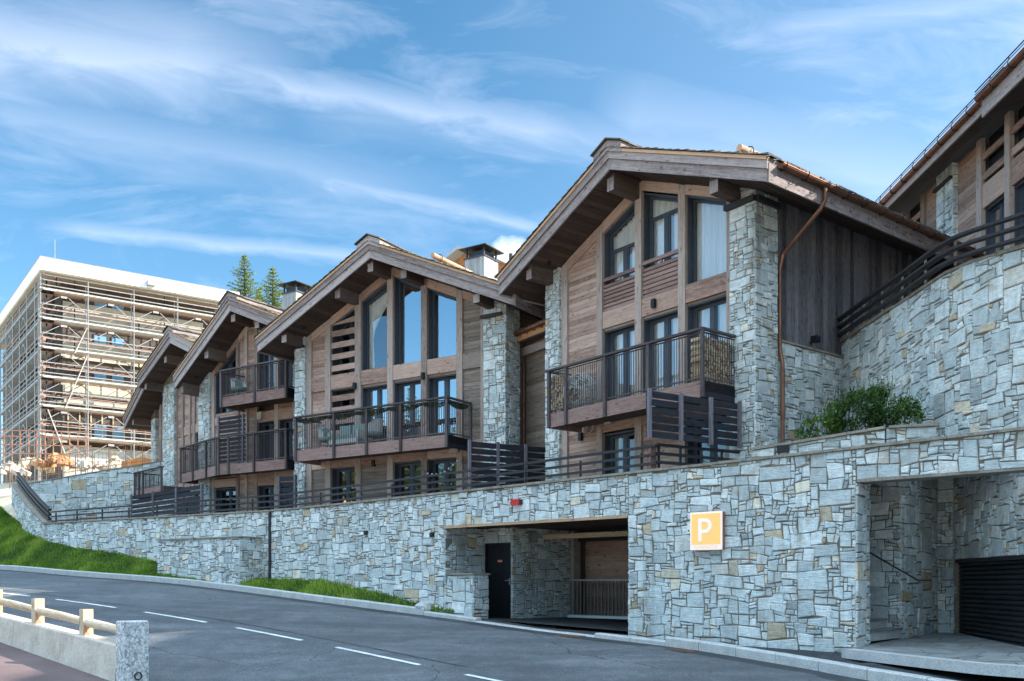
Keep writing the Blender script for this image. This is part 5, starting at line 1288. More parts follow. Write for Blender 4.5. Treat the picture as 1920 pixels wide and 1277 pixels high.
# building 0
B0 = Fr(raw=((12.9, 30), (0, -1))); F = B0; S_ = F.S     # s grows towards the camera, outward normal -X
b0 = empty('apartment_chalet', (16, 20, 7), 'large timber building at the upper right edge with long gutter line and dark windows', 'building')
ze = EZ+.994*12.0
sN = 7.9
def b0roof(s0, s1, dz, do, nm, hh=.23):
    G = F.side(0)     # not used for shape; build with explicit points
    m_ = MB(); X0 = 12.9-do; tn = math.tan(radians(20)); P_ = lambda x, y, z: (x, y, z)
    ya, yb = 30-s0, 30-s1; z = ze+dz
    def slab(x0, z0, x1, z1, th):
        m_.hexa([P_(x0, ya, z0), P_(x0, yb, z0), P_(x1, yb, z1), P_(x1, ya, z1), P_(x0, ya, z0+th), P_(x0, yb, z0+th), P_(x1, yb, z1+th), P_(x1, ya, z1+th)], (0, 1, 0))
    slab(X0, z, 19.5, z+(19.5-X0)*tn, hh); slab(19.5, z+(19.5-X0)*tn, 26.6, z+.0, hh)
    rf = m_.build(nm, 'soffit', b0)
    m_ = MB(); m_.hexa([P_(X0-.05, ya, z-.03), P_(X0-.05, yb, z-.03), P_(X0, yb, z-.03), P_(X0, ya, z-.03), P_(X0-.05, ya, z+hh), P_(X0-.05, yb, z+hh), P_(X0, yb, z+hh), P_(X0, ya, z+hh)], (0, 1, 0)); m_.build('eave_fascia', 'barge', rf)
    g = MB(); gx_, gz_ = X0-.14, z+hh; pr = None
    for k in range(9):
        t0 = pi+pi*k/8; c = (gx_+.085*cos(t0), gz_+.085*sin(t0))
        if pr: g.face([P_(pr[0], ya, pr[1]), P_(pr[0], yb, pr[1]), P_(c[0], yb, c[1]), P_(c[0], ya, c[1])], (0, 1, 0), .5)
        pr = c
    g.tube([P_(gx_-.085, ya, gz_), P_(gx_-.085, yb, gz_)], .012, 5); go_ = g.build('gutter', 'copper', rf)
    h = MB(); y = yb+.2
    while y < ya:
        h.tube([P_(gx_+.095*cos(pi+pi*k/6), y, gz_+.095*sin(pi+pi*k/6)) for k in range(7)], .014, 5); h.tube([P_(gx_-.1, y, gz_), P_(gx_-.06, y, gz_+.16)], .012, 4); y += .8
    h.tube([P_(gx_-.07, ya, gz_+.17), P_(gx_-.07, yb, gz_+.17)], .016, 5); h.tube([P_(gx_-.07, ya, gz_+.10), P_(gx_-.07, yb, gz_+.10)], .010, 5); h.build('snow_rail', 'dark_metal', go_)
    s = MB(); y = yb-.06; th = Vector((cos(radians(20)), 0, sin(radians(20))))
    for rr_ in range(22):
        y = yb-.05; dx_ = rr_*.34
        while y < ya:
            w_ = .3+.3*RND.random(); x0_ = X0-.08+dx_; z0_ = z+hh+.04+(x0_-X0)*tn+RND.random()*.02
            s.face([P_(x0_, y, z0_), P_(x0_, y+w_, z0_), P_(x0_+.4, y+w_, z0_+.4*tn-.025), P_(x0_+.4, y, z0_+.4*tn-.025)][::-1], (0, 1, 0)); s.face([P_(x0_, y, z0_-.04), P_(x0_, y+w_, z0_-.04), P_(x0_, y+w_, z0_), P_(x0_, y, z0_)][::-1], (0, 1, 0)); y += w_
    s.build('shingles', 'shingle', rf)
    return rf
b0roof(-3.5, sN-.02, 0, .9, 'roof'); b0roof(sN, 24, -.80, 1.6, 'roof', .42)
m_ = MB(); m_.box(WF, 21, 28, -30, -3, 6, 19.2); m_.build('added_shadow_wing_wall', 'siding_grey', b0)  # unseen wing, added so its shadow ends at the roadside barrier
m_ = MB(); m_.prism(WF, [(20, 18.6), (24.5, 21.8), (29, 18.6), (29, 18.9), (24.5, 22.1), (20, 18.9)], -31, -2); m_.build('added_shadow_wing_roof', 'shingle', b0)  # roof of the added wing; its ridge sets the shadow edge
zb = ze+.25
pl0, pl1 = S_(1763), S_(1793)
m_ = MB(); m_.box(F, -3, 23.6, -13, -.25, 2.0, zb-.02); m_.build('wall', 'siding_grey', b0)
stone_block(b0, F, S_(1763), S_(1777), -.3, .12, 6.8, zb, 'stone_pillar', 'f', 111, cell=.1); stone_block(b0, F, S_(1779), S_(1793), -.3, .12, 6.8, zb, 'stone_pillar', 'fr', 112, cell=.1)
m_ = MB(); m_.box(F, S_(1762), S_(1794), .12, .22, F.Z(1776, 350), F.Z(1776, 345)); m_.build('pillar_ledge', 'dark_metal', b0)
pp = [(S_(a), S_(b)) for a, b in ((1690, 1695), (1727, 1734), (1832, 1841), (1885, 1895))]; pp += [(S_(1960), S_(1972)), (S_(2080), S_(2095))]
for a, b in pp: m_ = MB(); m_.box(F, a, b, -.1, .03, 6.8, zb, (0, 0, 1)); m_.build('timber_post', 'timber', b0)
def b0p(a, b, z0, z1): m_ = MB(); boards(m_, F, a, b, z0, z1, -.05, bh=.15); m_.build('siding_panel', 'siding', b0)
b0p(pp[1][1], pl0, 6.8, zb); b0p(pl1, pp[2][0], 6.8, zb)
def b0bay(a, b, z0=8.0):
    h1 = zb-.45
    m_ = MB(); m_.box(F, a, b, -.08, -.01, h1-.75, h1-.55); m_.box(F, a, b, -.08, -.01, h1-.18, h1); m_.build('slat_screen', 'siding', b0)
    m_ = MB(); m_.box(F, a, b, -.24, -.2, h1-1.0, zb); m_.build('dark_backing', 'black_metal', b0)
    m_ = MB(); m_.box(F, a, b, -.1, -.02, h1-1.5, h1-.85); m_.build('floor_beam', 'siding', b0)
    window(b0, F, a, b, z0+.5, h1-1.55, d=-.24, gm='glass')
    m_ = MB()
    for k in range(5): m_.box(F, a, b, -.09, -.04, z0-.6+k*.2, z0-.6+k*.2+.13)
    m_.box(F, a, b, -.1, -.02, z0+.42, z0+.5); m_.build('balustrade', 'dark_wood', b0)
b0bay(pp[2][1], pp[3][0]); b0bay(pp[3][1], pp[4][0]); b0bay(pp[0][1], pp[1][0]); b0bay(pp[4][1], pp[5][0])

# ===== planter wall with shrub
pl_a, pl_b = W3(1412, 842, 18.6), W3(1660, 797, 17.3); pl_a.z = pl_b.z = 0; t_ = (pl_b-pl_a).normalized(); PF = Fr(raw=((pl_a.x, pl_a.y), (t_.x, t_.y)))
plan = empty('planter_wall', PF.P(1.5, 0, 3.9), 'low stone planter wall with flat coping below the green shrub', 'planter')
za_, zb_ = EZ+(HZ-840)/FP*18.6, EZ+(HZ-799)/FP*17.3; Lp = (pl_b-pl_a).length; tp = lambda x: za_+(zb_-za_)*min(max(x, 0), Lp)/Lp-.05
stone_block(plan, PF, 0, Lp, -.3, 0, 3.6, zb_, 'planter_body', 'fl', 121, cell=.09, top=tp)
pq = W3(1757, 798, 17.0); pq.z = 0; tq = (pq-pl_b).normalized(); PG = Fr(raw=((pl_b.x, pl_b.y), (tq.x, tq.y))); Lq = (pq-pl_b).length
stone_block(plan, PG, 0.01, Lq, -.3, -.0, 3.6, zb_, 'planter_body', 'fr', 122, cell=.09, top=lambda x: zb_-.05)
m_ = MB(); x = -.03
while x < Lp: e = min(x+.5+RND.random()*.4, Lp); m_.hexa([PF.P(x, -.33, tp(x)), PF.P(x, .05, tp(x)), PF.P(e-.005, .05, tp(e)), PF.P(e-.005, -.33, tp(e)), PF.P(x, -.33, tp(x)+.05), PF.P(x, .05, tp(x)+.05), PF.P(e-.005, .05, tp(e)+.05), PF.P(e-.005, -.33, tp(e)+.05)]); x = e
m_.box(PG, .06, Lq+.04, -.33, .05, zb_-.048, zb_+.004); m_.build('coping', 'coping', plan)
m_ = MB(); m_.face([PF.P(.2, -.3, za_-.15), PF.P(Lp, -.3, zb_-.15), PF.P(Lp+.8, -4.5, 4.3), PF.P(.2, -4.5, 4.3)], (1, 0, 0)); struct('planter_soil', m_, 'soil_green')
m_ = MB(); x = PF.S(1471); m_.box(PF, x-.14, x+.1, .0, .06, EZ+(HZ-848)/FP*18.2, EZ+(HZ-834)/FP*18.2); m_.build('step_light', 'black_metal', plan)
def leaf_cloud(mb, blobs, n, size, seed, flat=.5, tintf=None):
    R = random.Random(seed)
    tw = sum(b[3]*b[4]*b[5] for b in blobs)
    for (cx_, cy_, cz_, rx, ry, rz) in blobs:
        for _ in range(int(n*rx*ry*rz/tw)):
            while True:
                a, b, c = R.uniform(-1, 1), R.uniform(-1, 1), R.uniform(-1, 1)
                r_ = a*a+b*b+c*c
                if r_ < 1 and R.random() < .35+.65*r_: break
            p_ = Vector((cx_+a*rx, cy_+b*ry, cz_+c*rz)); 
            if noise.noise(p_*2.3+Vector((seed, 0, 0))) < -.02: continue
            n_ = Vector((R.gauss(0, 1), R.gauss(0, 1), R.gauss(0, 1)+flat)).normalized(); t_ = n_.orthogonal().normalized(); t_.rotate(__import__('mathutils').Quaternion(n_, R.random()*6.28)); q_ = n_.cross(t_)
            s_ = size*(.6+.8*R.random()); tt_ = min(1, max(0, R.random()*.6+.2+.35*noise.noise(p_*1.2)))
            mb.face([p_-t_*s_, p_+q_*s_*.42, p_+t_*s_*1.1, p_-q_*s_*.42], (0, 0, 1), tt_)
def shrubpt(u, v, Y): return W3(u, v, Y)
shrubs = empty('shrub', W3(1620, 800, 18.3), 'bushy dark green shrub with upright shoots growing in the stone planter', 'shrub')
bl = []
for u, v, Y, rx, rz in ((1545, 800, 18.9, .45, .25), (1590, 785, 18.6, .45, .38), (1625, 770, 18.4, .42, .45), (1655, 762, 18.2, .40, .48), (1690, 775, 18.0, .38, .36), (1710, 790, 17.8, .28, .22), (1520, 812, 19.0, .35, .16), (1650, 742, 18.3, .18, .20), (1600, 752, 18.6, .2, .2), (1570, 775, 18.8, .3, .28)):
    c = shrubpt(u, v, Y); bl.append((c.x, c.y, c.z, rx, rx*.8, rz))
m_ = MB(); leaf_cloud(m_, bl, 12500, .036, 5); m_.build('foliage', 'shrub_leaf', shrubs)
m_ = MB(); R = random.Random(8)
for (a, b, c, rx, ry, rz) in bl:
    for k in range(9):
        x, y = a+R.uniform(-rx, rx)*.9, b+R.uniform(-ry, ry)*.8; zt = c+rz*(.7+R.random()*.75); lx, ly = R.uniform(-.18, .18), R.uniform(-.1, .1)
        m_.tube([(x, y, c-rz*.7), (x+lx*.5, y+ly*.5, (c+zt)/2), (x+lx, y+ly, zt)], [.007, .006, .003], 4)
        for j in range(16):
            f_ = .35+.65*j/15; px_, py_, pz_ = x+lx*f_, y+ly*f_, c-rz*.7+(zt-c+rz*.7)*f_; an = R.random()*6.28; l_ = .05*(1.3-f_)
            m_.face([(px_, py_, pz_), (px_+cos(an)*l_-sin(an)*.012, py_+sin(an)*l_+cos(an)*.012, pz_+.02), (px_+cos(an)*l_*1.7, py_+sin(an)*l_*1.7, pz_+.035), (px_+cos(an)*l_+sin(an)*.012, py_+sin(an)*l_-cos(an)*.012, pz_+.015)], (0, 0, 1), R.random())
m_.build('stems', 'shrub_leaf', shrubs)
m_ = MB(); c = W3(1512, 818, 18.8); leaf_cloud(m_, [(c.x, c.y, c.z, .25, .2, .10)], 60, .028, 9); m_.build('flowers', 'flower', shrubs)

# ===== privacy fences on the terrace
def fence(p0, p1, z0, z1, label, posts, n=8):
    a = Vector((p0[0], p0[1], 0)); b = Vector((p1[0], p1[1], 0)); t_ = (b-a).normalized(); G = Fr(raw=((a.x, a.y), (t_.x, t_.y))); L = (b-a).length
    r_ = empty('privacy_screen', (a.x, a.y, z0), label, 'screen', 'slatted privacy screens')
    slat_fence(r_, G, 0, L, 0, z0, z1, n, posts=[.04+(L-.08)*k/(posts-1) for k in range(posts)], gap=.2); return G, L
Yf = 19.75
fence(W3(1213, 730, Yf)[:2], W3(1387, 754, 21.25)[:2], 4.68, EZ+(HZ-730)/FP*Yf, 'dark slatted privacy screen of three panels in front of the nearest chalet', 4, 6)
fence(W3(877, 826, 27.0)[:2], W3(1037, 838, 28.4)[:2], 3.55, EZ+(HZ-826)/FP*27, 'dark slatted privacy screen between the middle and the nearest chalet', 4, 11)
fence(W3(247, 926, 41)[:2], W3(380, 930, 36.2)[:2], 3.55, 5.42, 'low dark slatted privacy screen at the far left of the terrace', 4, 9)
fence(W3(523, 895, 33)[:2], W3(556, 900, 32.6)[:2], 3.55, 5.35, 'narrow dark slatted privacy screen left of the middle chalet', 2, 9)

# ===== furniture and wood stacks on the balconies
def on(F, u, d): return F.S(u, d)
def logs(F, s0, s1, d0, d1, z0, z1, seed, label):
    R = random.Random(seed); lb = MB(); z = z0+.05; row = 0
    while z < z1:
        x = s0+.05+(.045 if row % 2 else 0)
        while x < s1-.03:
            r_ = .036+.014*R.random(); j = R.uniform(-.012, .012); n = R.choice((3, 4, 5, 6)); a0 = R.random()*6; dd = R.uniform(-.03, .03)
            pr = [(x+r_*1.1*cos(a0+2*pi*k/n), z+j+r_*1.1*sin(a0+2*pi*k/n)) for k in range(n)]; lb.prism(F, pr, d0, d1+dd, (F.n[0], F.n[1], 0)); x += r_*2.15
        z += .078; row += 1
    o = lb.build('firewood_stack', 'log_wood'); tag(o, label, 'firewood', 'firewood stacks on the balcony'); return o
logs(C1, C1.S(1029, 1.1), C1.S(1057, 1.1), .55, 1.12, 6.15, 7.15, 1, 'narrow stack of split firewood at the left end of the nearest balcony')
Gq = C1.side(bs1-.08); o = logs(Gq, -1.12, -.15, -.42, -.02, 6.15, 7.2, 2, 'tall stack of split firewood against the right end of the nearest balcony')
# round wicker ball planter behind the balusters
wb = MB(); R = random.Random(4); c = Vector(C1.P(C1.S(1088, .8), .8, 6.15+.52))
for k in range(150):
    n_ = Vector((R.gauss(0, 1), R.gauss(0, 1), R.gauss(0, 1))).normalized(); t_ = n_.orthogonal().normalized(); q_ = n_.cross(t_); a0 = R.random()*6.28
    wb.tube([c+Vector((v.x*.46, v.y*.40, v.z*.50)) for v in [(t_*cos(a0+j*.35)+q_*sin(a0+j*.35)) for j in range(6)]], .010, 4)
tag(wb.build('wicker_ball', 'rattan'), 'round woven twig ball standing behind the nearest balcony railing', 'ornament')
def lounge(F, s, d, z, name, label, flip=1):
    r_ = empty(name, F.P(s, d, z), label, 'chair', 'balcony lounge chairs'); sh = MB(); N = 12; P_ = []
    for i in range(N+1):
        a = -1.9+3.8*i/N; row = []
        for k in range(5):
            h = k/4; row.append(Vector(F.P(s+flip*(-.30*cos(a))*(1+.15*h), d+.30*sin(a)*(1+.1*h), z+.36+h*(.30+.22*cos(a)))))
        P_.append(row)
    for A, B in zip(P_, P_[1:]):
        for k in range(4): sh.face([A[k], B[k], B[k+1], A[k+1]], (0, 0, 1), .5)
    sh.build('shell', 'rattan', r_, smooth=True, weld=True)
    c_ = MB(); c_.tube([F.P(s, d, z+.30), F.P(s, d, z+.36), F.P(s, d, z+.44), F.P(s, d, z+.46)], [.26, .31, .31, .24], 16); c_.build('seat_cushion', 'cushion', r_, smooth=True)
    c_ = MB(); c_.tube([F.P(s-flip*.24, d-.14, z+.62), F.P(s-flip*.18, d-.12, z+.62)], [.16, .20], 12); c_.build('back_cushion', 'cushion', r_, smooth=True)
    for q_ in range(4):
        m_ = MB(); a = pi/4+q_*pi/2; m_.tube([F.P(s+.2*cos(a), d+.2*sin(a), z+.34), F.P(s+.27*cos(a), d+.27*sin(a), z)], .014, 6); m_.build('leg', 'dark_metal', r_)
zd2 = 5.74+.38
lounge(C2, C2.S(614, .7), .7, zd2, 'lounge_chair', 'pale rattan tub chair at the left end of the long middle balcony')
lounge(C2, C2.S(700, .7), .7, zd2, 'lounge_chair', 'pale rattan tub chair in the middle of the long balcony', -1)
lounge(C3, C3.S(448, .7), .7, bz+.38, 'lounge_chair', 'tub chair behind the railing of the highest short balcony')
def sofa(F, s, d, z, label, name='lounge_sofa'):
    r_ = empty(name, F.P(s, d, z), label, 'sofa', 'balcony sofas')
    m_ = MB(); m_.box(F, s-.7, s+.7, d-.3, d+.32, z+.12, z+.30); m_.box(F, s-.7, s-.62, d-.3, d+.32, z, z+.58); m_.box(F, s+.62, s+.7, d-.3, d+.32, z, z+.58); m_.build('frame', 'rattan', r_)
    for k in (-.31, .31):
        m_ = MB(); m_.box(F, s+k-.29, s+k+.29, d-.25, d+.3, z+.30, z+.44); m_.build('seat_cushion', 'cushion', r_)
        m_ = MB(); m_.box(F, s+k-.27, s+k+.27, d-.28, d-.12, z+.44, z+.84); m_.build('back_cushion', 'cushion', r_)
sofa(C2, C2.S(655, .55), .55, zd2, 'green cushioned lounge sofa against the slatted screen on the middle balcony')
tb_ = empty('side_table', C2.P(C2.S(765, .7), .7, zd2), 'small dark round table by the glass doors on the middle balcony', 'table')
m_ = MB(); p_ = C2.P(C2.S(765, .7), .7, zd2); m_.tube([(p_[0], p_[1], p_[2]+.50), (p_[0], p_[1], p_[2]+.53)], .28, 16); m_.build('table_top', 'rail_wood', tb_)
for q_ in range(3):
    m_ = MB(); a = q_*2.1; m_.tube([(p_[0]+.06*cos(a), p_[1]+.06*sin(a), p_[2]+.5), (p_[0]+.22*cos(a), p_[1]+.22*sin(a), p_[2])], .014, 6); m_.build('leg', 'dark_metal', tb_)
# leaf garland hanging from the middle balcony handrail
m_ = MB(); R = random.Random(12)
s0, s1 = C2.S(556, 1.2), C2.S(837, 1.2)
for k in range(2600):
    x = R.uniform(s0, s1); ph = abs(sin((x-s0)*2.3)); z = 7.19-R.random()*(.05+.12*ph); c = Vector(C2.P(x, 1.15+R.uniform(-.05, .06), z)); n_ = Vector((R.gauss(0, 1), R.gauss(0, 1), R.gauss(0, 1))).normalized(); t_ = n_.orthogonal()*.028; q_ = n_.cross(t_)*.5
    m_.face([c-t_, c+q_, c+t_, c-q_], (0, 0, 1), R.random()*.5)
for k in range(700):
    y = R.uniform(.1, 1.2); z = 7.19-R.random()*(.05+.12*abs(sin(y*2.6))); c = Vector(C2.P(s1+R.uniform(-.02, .05), y, z)); n_ = Vector((R.gauss(0, 1), R.gauss(0, 1), R.gauss(0, 1))).normalized(); t_ = n_.orthogonal()*.028; q_ = n_.cross(t_)*.5
    m_.face([c-t_, c+q_, c+t_, c-q_], (0, 0, 1), R.random()*.5)
tag(m_.build('leaf_garland', 'shrub_leaf'), 'thin dark leaf garland hung under the handrail of the middle balcony', 'garland')
# string of bulbs at the ground floor of the middle chalet
sb = empty('string_lights', C2.P(C2.S(825), .3, 4.9), 'drooping string of round white bulbs before the ground floor door', 'string lights')
pts = []
for k in range(25):
    f_ = k/24; u = 797+(860-797)*f_; v = 884+(858-884)*f_+14*sin(pi*f_)*.9; pts.append(Vector(C2.P(C2.S(u, .3), .3, C2.Z(u, v, .3))))
m_ = MB(); m_.tube(pts, .008, 4); m_.build('cable', 'black_metal', sb)
for k in range(2, 24, 3):
    m_ = MB(); p_ = pts[k]-Vector((0, 0, .05)); m_.tube([p_+Vector((0, 0, .035)), p_+Vector((0, 0, .02)), p_, p_-Vector((0, 0, .025)), p_-Vector((0, 0, .035))], [.012, .028, .036, .026, .006], 8); m_.build('bulb', 'bulb_white', sb, smooth=True)
# warm lamp inside the ground floor room of the middle chalet
lp = empty('table_lamp', C2.P(C2.S(652, -1.2), -1.4, 3.8), 'glowing orange lamp inside the ground floor room of the middle chalet', 'lamp')
m_ = MB(); p_ = Vector(C2.P(C2.S(652, -1.4), -1.4, 0)); m_.tube([p_+Vector((0, 0, 4.25)), p_+Vector((0, 0, 4.62))], [.20, .13], 12); m_.build('lamp_shade', 'lamp_glow', lp)
m_ = MB(); m_.tube([p_+Vector((0, 0, 3.76)), p_+Vector((0, 0, 4.25))], [.07, .03], 8); m_.build('lamp_base', 'orange_wood', lp)

# ===== chimneys
def chimney(F, s, d, w_, l_, z0, z1, label):
    r_ = empty('chimney', F.P(s, d, z0), label, 'chimney', 'board clad chimneys')
    m_ = MB(); boards(m_, F, s-w_/2, s+w_/2, z0, z1, d+l_/2, bh=.14, vertical=True); G = F.side(s+w_/2); boards(m_, G, -d-l_/2, -d+l_/2, z0, z1, .0, bh=.14, vertical=True)
    G = F.side(s-w_/2, -1); boards(m_, G, d-l_/2, d+l_/2, z0, z1, .0, bh=.14, vertical=True); m_.box(F, s-w_/2+.03, s+w_/2-.03, d-l_/2, d+l_/2-.03, z0, z1-.02); m_.build('cladding', 'chimney_board', r_)
    m_ = MB(); m_.box(F, s-w_/2-.04, s+w_/2+.04, d-l_/2-.04, d+l_/2+.04, z1, z1+.05)
    for a in (-1, 1):
        for b in (-1, 1): m_.box(F, s+a*(w_/2-.06)-.03, s+a*(w_/2-.06)+.03, d+b*(l_/2-.06)-.03, d+b*(l_/2-.06)+.03, z1+.05, z1+.38, (0, 0, 1))
    m_.box(F, s-w_/2+.12, s+w_/2-.12, d-l_/2+.12, d+l_/2-.12, z1+.05, z1+.30); m_.build('flue', 'frame_paint', r_)
    m_ = MB(); o = .18
    c = [F.P(s-w_/2-o, d+l_/2+o, z1+.38), F.P(s+w_/2+o, d+l_/2+o, z1+.38), F.P(s+w_/2+o, d-l_/2-o, z1+.38), F.P(s-w_/2-o, d-l_/2-o, z1+.38)]; tp_ = F.P(s, d, z1+.62); c2_ = [(x, y, z+.04) for x, y, z in c]
    m_.face(c[::-1], (1, 0, 0)); 
    for k in range(4): m_.face([c[k], c[(k+1) % 4], c2_[(k+1) % 4], c2_[k]], (0, 0, 1)); m_.face([c2_[k], c2_[(k+1) % 4], tp_], (0, 0, 1))
    m_.build('cowl', 'dark_metal', r_)
mat('chimney_board', m_wood, c0=(.20, .20, .20), c1=(.34, .335, .33), c2=(.46, .45, .44))
dch = -7.0; sch = C2.S(903, dch); chimney(C2, sch, dch, .95, 1.0, C2.Z(903, 540, dch), C2.Z(903, 490, dch), 'pale board clad chimney with dark cowl on the right roof slope of the middle chalet')
dch = -4.2; sch = C3.S(556, dch); chimney(C3, sch, dch, .85, .9, C3.Z(556, 600, dch), C3.Z(556, 554, dch), 'grey board clad chimney peeping out left of the middle chalet ridge')

# ===== far chalet behind the roofs
FC = Fr(-1500, 872, 62, 0); F = FC
fc = empty('distant_chalet', F.P(0, -3, 9), 'small distant chalet with sunlit orange timber seen between the roofs', 'chalet')
sA_ = F.S(873); zA_ = F.Z(873, 474); RF = Roof(F, (sA_-2.2, zA_-.95), (sA_, zA_), (sA_+3.0, zA_-1.15), 9)
m_ = MB()
for (x0_, z0_), (x1_, z1_) in (((RF.L), (RF.A)), ((RF.A), (RF.R))): m_.prism(F, [(x0_, z0_), (x1_, z1_), (x1_, z1_+.22), (x0_, z0_+.22)], -9, .9)
m_.build('roof', 'grey_paint_and_shade', fc)
m_ = MB(); boards(m_, F, sA_-1.7, sA_+2.4, 9, zA_, 0, bh=.3, top=lambda x: RF.z(x)-.02, vertical=True); G = F.side(sA_+2.4); boards(m_, G, 0, 8.5, 9, RF.z(sA_+2.4), 0, bh=.3, vertical=True); m_.build('wall', 'orange_wood', fc)
m_ = MB(); m_.tube([F.P(sA_+2.3, -2, RF.z(sA_+2.3)), F.P(sA_+2.3, -2, RF.z(sA_+2.3)+.9)], .12, 8); m_.build('roof_pipe', 'dark_metal', fc)

# ===== building under renovation, wrapped in scaffolding
BZ = 8.6
FB = Fr(raw=((-32.23, 63), (.8165, .5773))); FL = Fr(raw=((-32.23, 63), (.603, -.7977)))
ob = empty('apartment_block', FB.P(12, -6, BZ), 'large flat roofed block under renovation behind scaffolding with broad white roof edge', 'building')
LR, LL = 13.8, 26
def quadbox(mb, d0r, d0l, z0, z1, LR=LR, LL=LL):
    """plan: corner set back by d0r behind the right face and d0l behind the left face"""
    o = Vector(FB.P(0, d0r, 0)); 
    def inter(dr, dl):
        # point at depth dr behind the right face and dl behind the left face
        n1, n2 = FB.n, FL.n; det = n1[0]*n2[1]-n1[1]*n2[0]; b1 = FB.O[0]*n1[0]+FB.O[1]*n1[1]+dr; b2 = FL.O[0]*n2[0]+FL.O[1]*n2[1]+dl
        return Vector(((b1*n2[1]-b2*n1[1])/det, (n1[0]*b2-n2[0]*b1)/det, 0))
    c = inter(d0r, d0l); r_ = c+Vector((FB.a[0], FB.a[1], 0))*LR; l_ = c-Vector((FL.a[0], FL.a[1], 0))*LL; k = r_+(l_-c)
    q_ = [c, r_, k, l_]; mb.hexa([(p_.x, p_.y, z0) for p_ in q_]+[(p_.x, p_.y, z1) for p_ in q_]); return c
m_ = MB(); quadbox(m_, 0, 0, 22.92, 23.8); m_.build('roof_edge', 'white_paint', ob)
m_ = MB(); quadbox(m_, .02, .02, 23.8, 23.84); m_.build('roof_flashing', 'steel', ob)
m_ = MB(); quadbox(m_, -.06, -.06, 22.84, 22.915); m_.build('roof_soffit', 'render_cream', ob)
m_ = MB(); cc = quadbox(m_, -1.75, -1.75, 7.5, 22.835); m_.build('wall', 'render_brown', ob)
GB = Fr(raw=((cc.x, cc.y), FB.a)); GL = Fr(raw=((cc.x, cc.y), FL.a))
stz = [20.1, 17.45, 14.8]
for z in stz:
    for G, a, b in ((GB, 0, LR-4), (GL, -LL+4, 0)):
        m_ = MB(); m_.box(G, a, b, .0, .18, z-.0, z+1.35); m_.build('spandrel', 'render_cream' if G is GB else 'render_brown', ob)  # left spandrels coloured darker to stand in for that face's shade
for z in (14.2, 11.6):
    m_ = MB(); m_.box(GB, 0, LR, .0, .7, z, z+.22); m_.box(GL, -LL+4, 0, .0, .7, z, z+.22); m_.build('floor_slab', 'render_cream', ob)
m_ = MB(); m_.box(GB, 0, LR, 0, .55, 7.5, 11.2); m_.build('plinth', 'render_cream', ob)
m_ = MB(); masonry(m_, lambda x, d, z: GB.P(x, .55+d, z), 0.5, 13.5, 7.6, 11.1, .3, gap=.03, seed=131); m_.build('plinth_stones', 'stone', ob)
for z in (11.85, 12.9):
    m_ = MB(); x = .3
    while x < 13.3: m_.box(GB, x, x+.09, .02, .12, 11.9 if z < 12 else 11.9, 14.15); x += .75
    if z < 12: m_.build('studs', 'log_wood', ob)
for k, z in enumerate((21.5, 18.85, 16.25, 12.1)):
    for x in (2.0, 3.2, 10.6, 11.8):
        m_ = MB(); hh = .62 if k < 3 else 1.0
        m_.box(GB, x, x+.95, .02, .07, z-hh*.3-.15, z+hh*.7+.15); wn = m_.build('window', 'frame_paint', ob)
        m_ = MB(); m_.box(GB, x+.07, x+.88, .072, .08, z-hh*.3-.07, z+hh*.7+.07); m_.build('pane', 'blue_pane', wn)
m_ = MB(); p_ = Vector(FB.P(1.0, -.5, 23.8)); m_.tube([p_, p_+Vector((0, 0, 1.5))], .02, 5); m_.build('antenna', 'grey_paint_and_shade', ob)
m_ = MB(); s_ = FB.S(283); m_.box(FB, s_-.3, s_+.25, .0, .35, FB.Z(283, 537), FB.Z(283, 527)); m_.build('floodlight', 'grey_paint_and_shade', ob)
sc = empty('scaffolding', FB.P(6, -.5, BZ), 'dense steel scaffolding with white toe boards around the unfinished block', 'scaffolding')
bay = 3.07; nB, nL = 4, 6; lv = [21.6-2*k for k in range(6)]
